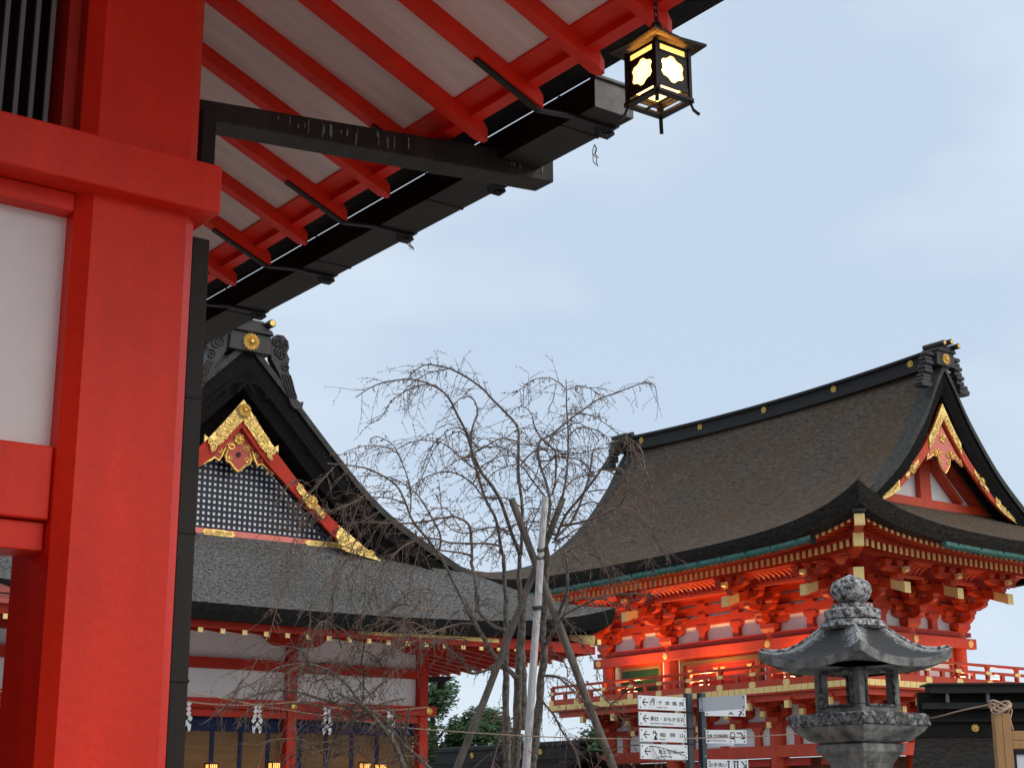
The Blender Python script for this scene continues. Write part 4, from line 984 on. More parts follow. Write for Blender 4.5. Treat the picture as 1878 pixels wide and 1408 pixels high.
# verdigris gutters hung under the eaves
for f, sa, sb in (('a', 28.05, 43.6), ('b', 33.7, 42.0)):
    F = faces[f]; m = MB(); rows = []
    for i in range(41):
        s = sa + (sb - sa)*i/40; dz = eave_z(f, s)*.42 if f == 'a' else eave_z(f, s)*.5; z = 8.23 + dz; o = 3.62
        rows.append([F(s, o + dx, z + zz) for dx, zz in ((.08, .15), (.09, .05), (.04, 0), (-.05, 0), (-.09, .05), (-.08, .15))])
    m.grid(rows); m.add(rows[0], [tuple(range(6))])
    gt = m.build('gutter', verdi, tg)
    m = MB()
    if f == 'a': fbox(m, F, sa - .01, sa + .06, 3.5, 3.7, 8.12 + .2, 8.42 + .12)
    s = sa + .5
    while s < sb:
        dz = eave_z(f, s)*(.42 if f == 'a' else .5); m.beam(F(s, 3.74, 8.40 + dz), F(s, 3.62, 8.215 + dz), .02, .03); m.beam(F(s, 3.62, 8.215 + dz), F(s, 3.3, 8.30 + dz), .02, .025); m.build('gutter_hook', iron, gt); m = MB(); s += .95

# balcony with railing
OB, ZB = 1.3, 4.96
m = MB()
m.box(XF - OB, TX + 4, YF - OB, TY + 6.8, ZB - .16, ZB); m.build('balcony_floor', verm_t, tg)
for f in 'ab':
    F = faces[f]; a, b = SPAN[f]; s0, s1 = a - OB, (42.2 if f == 'a' else 39.95)
    m = MB(); s = s0 + .02
    while s < s1:
        fbox(m, F, s, s + .225, OB + .001, OB + .03, ZB - .11, ZB + .055); s += .24
    m.build('gilt_floor_edge', gold_c, tg)
    m = MB(); fbox(m, F, s0 - .0, s1, OB - .10, OB + .02, ZB + .06, ZB + .24); fbox(m, F, s0 - .3, s1, OB - .08, OB - .0, 5.36, 5.44)
    rows = []
    c_ = F(0, OB - .04, 5.61)
    P0, P1 = F(s0 - .4, OB - .04, 5.66), F(s0 - .1, OB - .04, 5.61); m.tube([P0, P1, F(s1, OB - .04, 5.61)], .045, 10)
    rl = m.build('railing', verm_t, tg)
    s = s0 + .04; k = 0; m0 = None
    while s < s1:
        m = MB(); fbox(m, F, s - .05, s + .05, OB - .09, OB + .01, ZB + .2, 5.52); fprism(m, F, [(s-.05,5.52),(s+.05,5.52),(s+.085,5.56),(s+.07,5.60),(s-.07,5.60),(s-.085,5.56)], 'o', OB - .09, OB + .01)
        m.build('railing_post', verm_t, rl)
        m = MB(); fprism(m, F, [(s-.11,5.35),(s+.11,5.35),(s+.13,5.40),(s+.11,5.45),(s-.11,5.45),(s-.13,5.40)], 'o', OB - .095, OB + .012)
        fprism(m, F, [(s-.10,ZB+.055),(s+.10,ZB+.055),(s+.14,ZB+.12),(s+.11,ZB+.21),(s,ZB+.225),(s-.11,ZB+.21),(s-.14,ZB+.12)], 'o', OB - .095, OB + .035)
        m.build('railing_fitting', gold_c, rl)
        if s + .68 < s1:
            m = MB(); fbox(m, F, s + .61, s + .74, OB - .085, OB + .0, ZB + .2, 5.36); m.build('railing_stile', verm_t, rl)
        s += 1.345
m = MB(); c = Vector((XF - OB, YF - OB, 0)); m.box(c.x - .05, c.x + .10, c.y - .05, c.y + .10, ZB - .2, ZB + .35); m.box(c.x - .16, c.x + .02, c.y - .035, c.y + .12, ZB + .05, ZB + .2); m.prism([(-.06,0),(.06,0),(.05,-.1),(0,-.2),(-.05,-.1)], (c.x - .06, c.y - .06, ZB - .2), (.707,-.707,0), (0,0,1), (.05,.05,0)); m.build('gilt_corner_fitting', gold_c, tg)
# brackets carrying the balcony and the lower storey
m = MB()
for f in 'ab':
    F = faces[f]; a, b = SPAN[f]; fbox(m, F, a - 1.15, 42.0 if f == 'a' else 39.8, 1.0, 1.15, 4.62 + (.002 if f == 'b' else 0), 4.795)
m.build('balcony_beam', verm_t, tg)
def low_cluster(F, s):
    m = MB(); block(m, F, s, .05, 4.02, .24, .22); arm_s(m, F, s, .06, 4.24, .55, .16); arm_o(m, F, s, 0, .56, 4.245, .16)
    for e in (-.42, 0, .42): block(m, F, s + e, .06, 4.405, .13, .12)
    block(m, F, s, .5, 4.405, .13, .12); arm_o(m, F, s, 0, 1.15, 4.525, .15); arm_s(m, F, s, .5, 4.525, .5, .15); fbox(m, F, s-.13, s+.13, .95, 1.22, 4.60, 4.70)
    b = m.build('balcony_bracket', verm_t, tg)
    m = MB(); fbox(m, F, s-.085, s+.085, 1.12, 1.25, 4.40, 4.60); fprism(m, F, [(.56,4.22),(.66,4.24),(.66,4.40),(.56,4.42)], 's', s-.085, s+.085); fbox(m, F, s-.085, s+.085, .36, .42, 3.93, 4.10)
    m.build('gilt_nose', gold_c, b)
for f in 'ab':
    F = faces[f]
    for s in COLS[f] + ([31.55, 34.6, 36.1, 39.15] if f == 'a' else [35.22, 37.47]): low_cluster(F, s)
    a, b = SPAN[f]; b = b
    m = MB(); fbox(m, F, a - .1, b + .1, -.1, .10, 3.98, 4.14); m.build('lower_wall_beam', verm_d, tg)
    m = MB(); fbox(m, F, a - .45, b + .45, -.1, .24, 3.10 + (.002 if f == 'b' else 0), 3.44); m.build('lower_girdle_beam', verm_t, tg)
    m = MB(); fbox(m, F, a, b, -.06, -.02, 3.4, 4.9); m.build('lower_plaster_wall', plaster, tg)
    for s in ([30.8, 32.3, 33.9, 35.35, 36.8, 38.4, 39.9] if f == 'a' else [35.2, 36.3, 37.5]):
        m = MB(); fprism(m, F, [(s-.12,3.44),(s+.12,3.44),(s+.12,3.84),(s+.22,3.93),(s+.22,3.98),(s-.22,3.98),(s-.22,3.93),(s-.12,3.84)], 'o', -.02, .09); m.build('strut', verm_t, tg)
    m = MB(); fbox(m, F, a, b, -.5, -.45, 0, 3.1); m.build('lower_door_wall', mat('brown_door_wall', (.16, .07, .035), rough=.6), tg)
m = MB()
for k, s in enumerate((30.9, 32.4, 34.0, 35.3, 36.6)): fbox(m, faces['a'], s - .55, s + .55, .02, .07, 2.86, 3.06)
m.build('lower_transom', verm_d, tg)
# floodlights on the balcony floor, washing the upper wall
def flood(f, s, nm, e=46):
    F = faces[f]; o = 1.02; p = F(s, o, ZB)
    fl = thing('floodlight', p, 'small lit floodlight on the gate balcony, ' + nm, 'floodlight', 'floodlights on the gate balcony')
    m = MB(); fbox(m, F, s-.14, s+.14, o-.09, o+.09, ZB+.14, ZB+.30); fbox(m, F, s-.19, s-.16, o-.03, o+.03, ZB, ZB+.26); fbox(m, F, s+.16, s+.19, o-.03, o+.03, ZB, ZB+.26); fbox(m, F, s-.19, s+.19, o-.03, o+.03, ZB+.005, ZB+.03)
    m.build('lamp_housing', verm_p, fl)
    m = MB(); fbox(m, F, s-.12, s+.12, o-.10, o+.08, ZB+.301, ZB+.315); m.build('lamp_lens', glow_f, fl)
    L_ = bpy.data.lights.new('flood_beam', 'AREA'); L_.energy = e; L_.color = (1, .56, .20); L_.shape = 'RECTANGLE'; L_.size = .24; L_.size_y = .16; L_.spread = R(175)
    q = bpy.data.objects.new('flood_beam', L_); col.objects.link(q); q.parent = fl; q.location = (0, 0, .33)
    aim = Vector(F(s, 1.25, ZB + 2.6)) - Vector(F(s, o, ZB + .33)); q.rotation_euler = (-aim).to_track_quat('Z', 'Y').to_euler()
flood('a', 38.4, 'before the green window at its left end', 88); flood('a', 35.1, 'in front of the middle doors', 78); flood('a', 31.6, 'behind the stone lantern, next to the near corner', 48)
flood('b', 37.3, 'on the right-hand side under the white panel', 14); flood('b', 38.9, 'at the far right past the last column', 12)
# ------------------------------------------------------------------ stone lantern
SX, SY = 8.19, 7.215
st = thing('stone_lantern', (SX, SY, 0), 'big weathered square stone lantern with onion finial in front of the gate', 'stone lantern')
def sq(m, prof, n=4, rot=math.pi/4): m.lathe([(r_, z) for r_, z in prof], (SX, SY, 0), 4, rot)
m = MB(); m.lathe([(.03,2.945),(.075,2.955),(.118,2.985),(.138,3.03),(.136,3.07),(.115,3.10),(.07,3.123),(.03,3.14),(.008,3.152)], (SX, SY, 0), 28); m.build('onion_finial', stone_l, st, smooth=True)
m = MB(); m.lathe([(.11,2.905),(.135,2.915),(.14,2.945),(.10,2.95)], (SX, SY, 0), 28)
m.lathe([(.15,2.835),(.182,2.845),(.187,2.90),(.165,2.912),(.12,2.915)], (SX, SY, 0), 48, lobes=12, amp=.03)
m.lathe([(.19,2.775),(.215,2.79),(.205,2.825),(.165,2.838)], (SX, SY, 0), 48, lobes=16, amp=.04); m.build('lotus_collar', stone_l, st, smooth=False)
# roof: concave slopes, eave curling up at the corners
m = MB(); n = 10
def roofrow(hw, z, lift):
    row = []
    for k in range(4):
        ax, ay = [(-1,-1),(1,-1),(1,1),(-1,1)][k]; bx, by = [(-1,-1),(1,-1),(1,1),(-1,1)][(k+1) % 4]
        for j in range(n):
            t = j/n; x, y = ax + (bx-ax)*t, ay + (by-ay)*t; e = abs(2*t - 1)**2.6
            row.append((SX + hw*x*(1 + .02*e), SY + hw*y*(1 + .02*e), z + lift*e))
    return row + [row[0]]
rows = [roofrow(.14, 2.795, 0), roofrow(.155, 2.785, .0), roofrow(.20, 2.725, .01), roofrow(.26, 2.66, .02), roofrow(.32, 2.612, .032), roofrow(.385, 2.58, .058), roofrow(.438, 2.565, .088), roofrow(.445, 2.56, .09), roofrow(.438, 2.505, .078), roofrow(.30, 2.545, .03), roofrow(.205, 2.55, 0)]
m.grid(rows[:8]); rf = m.build('lantern_roof', hip_stone, st); m = MB(); m.grid(rows[7:9]); m.build('roof_eave_edge', stone_d, rf); m = MB(); m.grid(rows[8:]); m.build('roof_underside', stone_d, rf)
m = MB()
for k in range(4):
    ax, ay = [(-1,-1),(1,-1),(1,1),(-1,1)][k]
    P = [Vector((SX + h*ax, SY + h*ay, z)) for h, z in ((.15,2.79),(.2,2.737),(.26,2.682),(.32,2.647),(.385,2.642),(.440,2.655))]
    m = MB(); m.tube(P, [.012,.013,.014,.014,.014,.012], 8); m.build('roof_hip', stone_l, rf, smooth=True)

# firebox with four windows
m = MB(); h = .198; p = .066
m.box(SX-h, SX+h, SY-h, SY+h, 2.222, 2.272); m.box(SX-h, SX+h, SY-h, SY+h, 2.492, 2.512)
for ax in (-1, 1):
    for ay in (-1, 1): m.box(SX+ax*h-(p if ax > 0 else 0), SX+ax*h+(p if ax < 0 else 0), SY+ay*h-(p if ay > 0 else 0), SY+ay*h+(p if ay < 0 else 0), 2.272, 2.492)
fb = m.build('firebox', stone_d, st, bevel=.008)
m = MB()
for nx, ny in ((-1,0),(1,0),(0,-1),(0,1)):
    a = h - p; u = Vector((-ny, nx, 0)); c = Vector((SX + nx*(h+.004), SY + ny*(h+.004), 0))
    for (s0, s1, z0, z1) in ((-a-.012, -a+.004, 2.262, 2.50), (a-.004, a+.012, 2.262, 2.50), (-a+.004, a-.004, 2.262, 2.276), (-a+.004, a-.004, 2.478, 2.492)):
        q0, q1 = c + u*s0, c + u*s1; d = Vector((nx, ny, 0))*.008
        m.hexa([(q0-d)[:2]+(z0,) if False else (q0.x-d.x, q0.y-d.y, z0), (q1.x-d.x, q1.y-d.y, z0), (q1.x+d.x, q1.y+d.y, z0), (q0.x+d.x, q0.y+d.y, z0), (q0.x-d.x, q0.y-d.y, z1), (q1.x-d.x, q1.y-d.y, z1), (q1.x+d.x, q1.y+d.y, z1), (q0.x+d.x, q0.y+d.y, z1)])
m.build('window_rim', stone, fb)
m = MB(); k = math.sqrt(2)
sq(m, [(.300*k, 2.215), (.300*k, 2.222), (.325*k, 2.205), (.330*k, 2.145), (.318*k, 2.135)])
pl = m.build('carved_platform', stone, st, bevel=.004)
m = MB()
for nx, ny in ((-1,0),(0,-1)):
    u = Vector((-ny, nx, 0))*(1 if nx else 1); rr_ = random.Random(9)
    c = Vector((SX + nx*.330, SY + ny*.330, 2.175))
    for i in range(9):
        s = -.27 + .0675*i; P = [c + u*(s + q[0]) + Vector((0, 0, q[1])) for q in curl((0, 0), .022, 1.2, rr_.uniform(0, 6), rr_.choice((-1, 1)), 12)]; m.tube(P, .0042, 5)
        m.tube([c + u*(s - .034 + .011*j) + Vector((0, 0, .016*math.sin(j*1.0 + i))) for j in range(7)], .0045, 5)
m.build('scroll_relief', stone_d, pl)
m = MB(); sq(m, [(.318*k, 2.134), (.30*k, 2.105), (.235*k, 2.045), (.19*k, 2.032)]); m.build('platform_underside', stone_d, st, bevel=.006)
m = MB(); sq(m, [(.185*k, 2.03), (.208*k, 2.02), (.206*k, 1.975), (.185*k, 1.955), (.150*k, 1.90), (.125*k, 1.82), (.115*k, 1.5), (.115*k, 1.0), (.15*k, .7), (.26*k, .55), (.28*k, .42), (.45*k, .40), (.45*k, .2), (.6*k, .19), (.6*k, 0)]); m.build('shaft', stone_d, st, bevel=.008)

# ------------------------------------------------------------------ direction signs on two dark posts
def text(s, size, m_, par, o, u, name='lettering', w_=None, align='LEFT'):
    """flat lettering as a mesh: baseline start o, reading along u, standing up"""
    c = bpy.data.curves.new(name, 'FONT'); c.body = s; c.size = size; c.extrude = .0006; c.align_x = align
    t = bpy.data.objects.new(name, c); col.objects.link(t); bpy.context.view_layer.update()
    me = bpy.data.meshes.new_from_object(t.evaluated_get(bpy.context.evaluated_depsgraph_get())); bpy.data.objects.remove(t)
    xs_ = [v.co.x for v in me.vertices]; f = w_/(max(xs_) - min(xs_)) if w_ and xs_ else 1
    u = Vector(u); nrm = u.cross(Vector((0, 0, 1)))
    for v in me.vertices: v.co = Vector(o) + u*(v.co.x*f) + Vector((0, 0, v.co.y)) + nrm*(v.co.z + .0012)
    b_ = WL[par.name]
    for v in me.vertices: v.co -= b_
    me.materials.clear(); me.materials.append(m_); ob = bpy.data.objects.new(name, me); col.objects.link(ob); ob.parent = par; WL[ob.name] = b_; return ob
def flat(m, polys, o, u, th=.0012):
    u = Vector(u); nrm = u.cross(Vector((0, 0, 1)))
    for P in polys: m.prism(P, Vector(o), u, (0, 0, 1), nrm*th)
def board(sign, o, u, w_, h_, th=.012):
    """o = lower left corner of the face"""
    u = Vector(u); nrm = u.cross(Vector((0, 0, 1))); m = MB(); o = Vector(o)
    m.prism([(0,0),(w_,0),(w_,h_),(0,h_)], o - nrm*th, u, (0, 0, 1), nrm*th); b = m.build('sign_board', sign_w, sign)
    m = MB()
    for a in (.018, w_ - .018):
        for z in (.016, h_ - .016): flat(m, [[(a + .006*math.cos(t_), z + .006*math.sin(t_)) for t_ in [k*math.pi/3 for k in range(6)]]], o, u, .003)
    m.build('bolt', ink, b); return b
ARROW = lambda x, z, s, d: [[(x, z), (x + d*s, z + s), (x + d*s*1.25, z + s*.86), (x + d*s*.45, z + s*.12), (x + d*s*2.1, z + s*.12), (x + d*s*2.1, z - s*.12), (x + d*s*.45, z - s*.12), (x + d*s*1.25, z - s*.86), (x + d*s, z - s)]]
UX, UY = (1, 0, 0), (0, -1, 0)
s1 = thing('direction_sign', (8.667, 9.38, 0), 'dark post with four white boards of left arrows, left of its twin', 'sign', 'direction signs by the tree')
m = MB(); m.box(8.635, 8.692, 9.36, 9.41, 0, 2.505); m.build('sign_post', steel, s1, bevel=.003)
m = MB()
for z in (2.353, 2.233, 2.113): m.box(8.60, 8.70, 9.352, 9.359, z - .004, z + .004)
m.box(8.69, 8.745, 9.375, 9.385, 2.126, 2.134); m.build('clamp', ink, s1)
rows = [(8.108, 2.363, .490, .104, '千本鳥居', 'Senbon Torii', .056, 'g'), (8.11, 2.240, .488, .104, '奥社・おもかる石', 'Inner Shrine / Omokaru Stone', .0, ''), (8.114, 2.121, .484, .102, '稲荷山', 'Mt.Inari', .056, 'm'), (8.118, 1.990, .484, .112, '根上りの松', 'Neagari-no-Matsu', .07, '')]
for k, (x, z, w_, h_, jp, en, ind, ic) in enumerate(rows):
    o = Vector((x, 9.342, z)); b = board(s1, o, UX, w_, h_)
    m = MB(); flat(m, ARROW(.036, h_*.52, .03, 1), o, UX); m.build('arrow', ink, b)
    tx = .112 + (ind if ic or ind else 0)
    if ic == 'g': tx = .192
    if ic == 'm': tx = .200
    spaced = ' '.join(jp) if k == 0 else ('  '.join(jp) if k == 2 else jp)
    text(spaced, .034 if k in (0, 2) else .036, ink, b, o + Vector((tx, 0, h_*.40)), UX, w_=(w_ - tx - .022) if k != 3 else .185)
    text(en, .017, grey_ink, b, o + Vector((tx, 0, h_*.14)), UX, 'small_lettering', w_=.10 if k == 0 else (.235 if k == 1 else (.055 if k == 2 else .135)))
    if ic == 'g':      # row of gates pictogram
        m = MB(); flat(m, [[(.122, .03), (.130, .03), (.132, .06), (.148, .06), (.152, .03), (.160, .03), (.168, .074), (.160, .088), (.142, .088), (.118, .060)]], o, UX); m.build('gate_pictogram', grey_ink, b)
        m = MB(); flat(m, [[(.110, .012), (.182, .012), (.182, .0125), (.110, .0125)], [(.110, .090), (.182, .090), (.182, .0905), (.110, .0905)], [(.110, .012), (.1105, .012), (.1105, .09), (.110, .09)], [(.1815, .012), (.182, .012), (.182, .09), (.1815, .09)]], o, UX, .001); m.build('pictogram_frame', grey_ink, b)
    if ic == 'm':
        m = MB(); flat(m, [[(.130, .06), (.142, .088), (.152, .080), (.138, .056)], [(.150, .072), (.160, .08), (.178, .052), (.172, .046), (.158, .058)], [(.138, .014), (.178, .014), (.168, .04), (.158, .052), (.150, .04)]], o, UX); m.build('mountain_pictogram', ink, b)
m = MB(); m.box(8.258, 8.60, 9.366, 9.376, 1.985, 2.06); m.build('rear_board', sign_w, s1)
m = MB(); m.box(8.245, 8.61, 9.36, 9.364, 2.135, 2.165); m.build('rear_board', sign_w, s1)
s2 = thing('direction_sign', (8.762, 9.34, 0), 'dark post with a blank white board and a train-station board, right of its twin', 'sign', 'direction signs by the tree')
m = MB(); m.box(8.738, 8.79, 9.315, 9.365, 0, 2.51)
sp = m.build('sign_post', steel, s2, bevel=.003)
m = MB()
for z in (2.23, 2.16, 2.02, 1.9): m.lathe_dir((8.764, 9.315, z), (0, -1, 0), [(.004, 0), (.004, .002), (.001, .003)], 8)
m.build('bolt', sign_w, sp)
def unit(a): return (math.cos(R(a)), math.sin(R(a)), 0)
U1 = unit(-84); o = Vector((8.735, 9.335, 2.362)); b = board(s2, o, U1, .47, .108)
m = MB(); flat(m, [[(.030, 0), (.034, 0), (.034, .112), (.030, .112)]], o, U1); m.build('board_joint', ink, b)
U2 = unit(-22); o = Vector((8.768, 9.308, 2.33)); b = board(s2, o, U2, .345, .065)
m = MB(); flat(m, [[(.20, .012), (.212, .03), (.23, .03), (.242, .012), (.232, .012), (.222, .024), (.21, .012)], [(.284, .006), (.306, .034), (.288, .034), (.288, .04), (.318, .04), (.318, .028), (.296, .002)]], o, U2); m.build('arrow', ink, b)
U3 = unit(-22); o = Vector((8.77, 9.308, 2.118)); b = board(s2, o, U3, .345, .104)
text('京阪 伏見稲荷駅', .03, ink, b, o + Vector(U3)*.006 + Vector((0, 0, .046)), U3, w_=.178); text('Keihan Fushimi-inari Sta.', .016, grey_ink, b, o + Vector(U3)*.004 + Vector((0, 0, .018)), U3, 'small_lettering', w_=.165)
m = MB(); flat(m, [[(.208, .034), (.244, .034), (.248, .044), (.248, .074), (.238, .088), (.214, .088), (.204, .074), (.204, .044)], [(.214, .028), (.220, .034), (.210, .022), (.2, .008), (.206, .008)], [(.238, .028), (.246, .008), (.252, .008), (.242, .030), (.236, .034)]], o, U3); tp = m.build('train_pictogram', ink, b)
m = MB(); flat(m, [[(.210, .056), (.242, .056), (.242, .07), (.236, .08), (.216, .08), (.210, .07)]], o, U3, .002); m.build('train_window', sign_w, tp)
m = MB(); flat(m, [[(.262, .078), (.262, .086), (.30, .086), (.322, .052), (.322, .068), (.33, .068), (.33, .034), (.296, .034), (.296, .042), (.313, .042), (.296, .076)]], o, U3); m.build('arrow', ink, b)
o = Vector((8.775, 9.32, 2.092)); 
m = MB(); m.prism([(0, 0), (.30, .012), (.30, .10), (0, .10)], o + Vector((0, .06, 0)), unit(-16), (0, 0, 1), (.002, .008, 0)); m.build('rear_board', sign_w, s2)
o = Vector((8.775, 9.308, 1.885)); b = board(s2, o, U3, .345, .11)
text('お手洗い', .036, ink, b, o + Vector(U3)*.01 + Vector((0, 0, .055)), U3, w_=.15)
m = MB(); flat(m, [[(.175 + a, .04), (.185 + a, .04), (.185 + a, .085), (.175 + a, .085)] for a in (0, .05, .075)] + [[(.170 + a, .088), (.19 + a, .088), (.19 + a, .1), (.17 + a, .1)] for a in (0, .05, .075)], o, U3); m.build('people_pictogram', ink, b)
m = MB(); flat(m, [[(.285, .095), (.292, .1), (.325, .06), (.325, .078), (.332, .078), (.332, .046), (.30, .046), (.30, .052), (.318, .052)]], o, U3); m.build('arrow', ink, b)

# ------------------------------------------------------------------ weeping cherry on its tripod of props
# each run: x, y, z, radius in millimetres
TRUNKS = [[8290,11300,1894,36,8240,11240,2181,34,8183,11178,2490,31,8138,11106,2798,29,8085,11041,3107,26,8041,10970,3415,24],[8219,11097,1889,43,8198,11050,2071,40,8159,10977,2375,37,8115,10906,2679,34,8076,10798,3084,31,8041,10721,3388,28],[8204,10851,1884,39,8185,10771,2163,37,8163,10669,2512,34,8137,10570,2862,32,8093,10535,3061,30,8079,10444,3360,27],[8515,11384,2299,29,8493,11324,2616,27,8450,11281,2934,25,8410,11234,3253,23,8409,11195,3468,21],[8063,11000,3278,18,8040,10995,3531,17,8026,10988,3772,16],[8046,10763,3253,24,8025,10759,3502,21,8018,10747,3740,18],[8089,10482,3228,23,8058,10424,3466,22,8033,10376,3661,21,7986,10350,3842,19],[7509,10660,3205,15,7523,10695,3454,14,7534,10765,3604,14,7577,10826,3710,13,7603,10878,3879,12],[7988,10744,2673,23,7887,10746,2760,23,7800,10749,2817,22,7685,10748,2943,21,7567,10740,3098,21,7471,10729,3213,20,7391,10703,3337,19]]
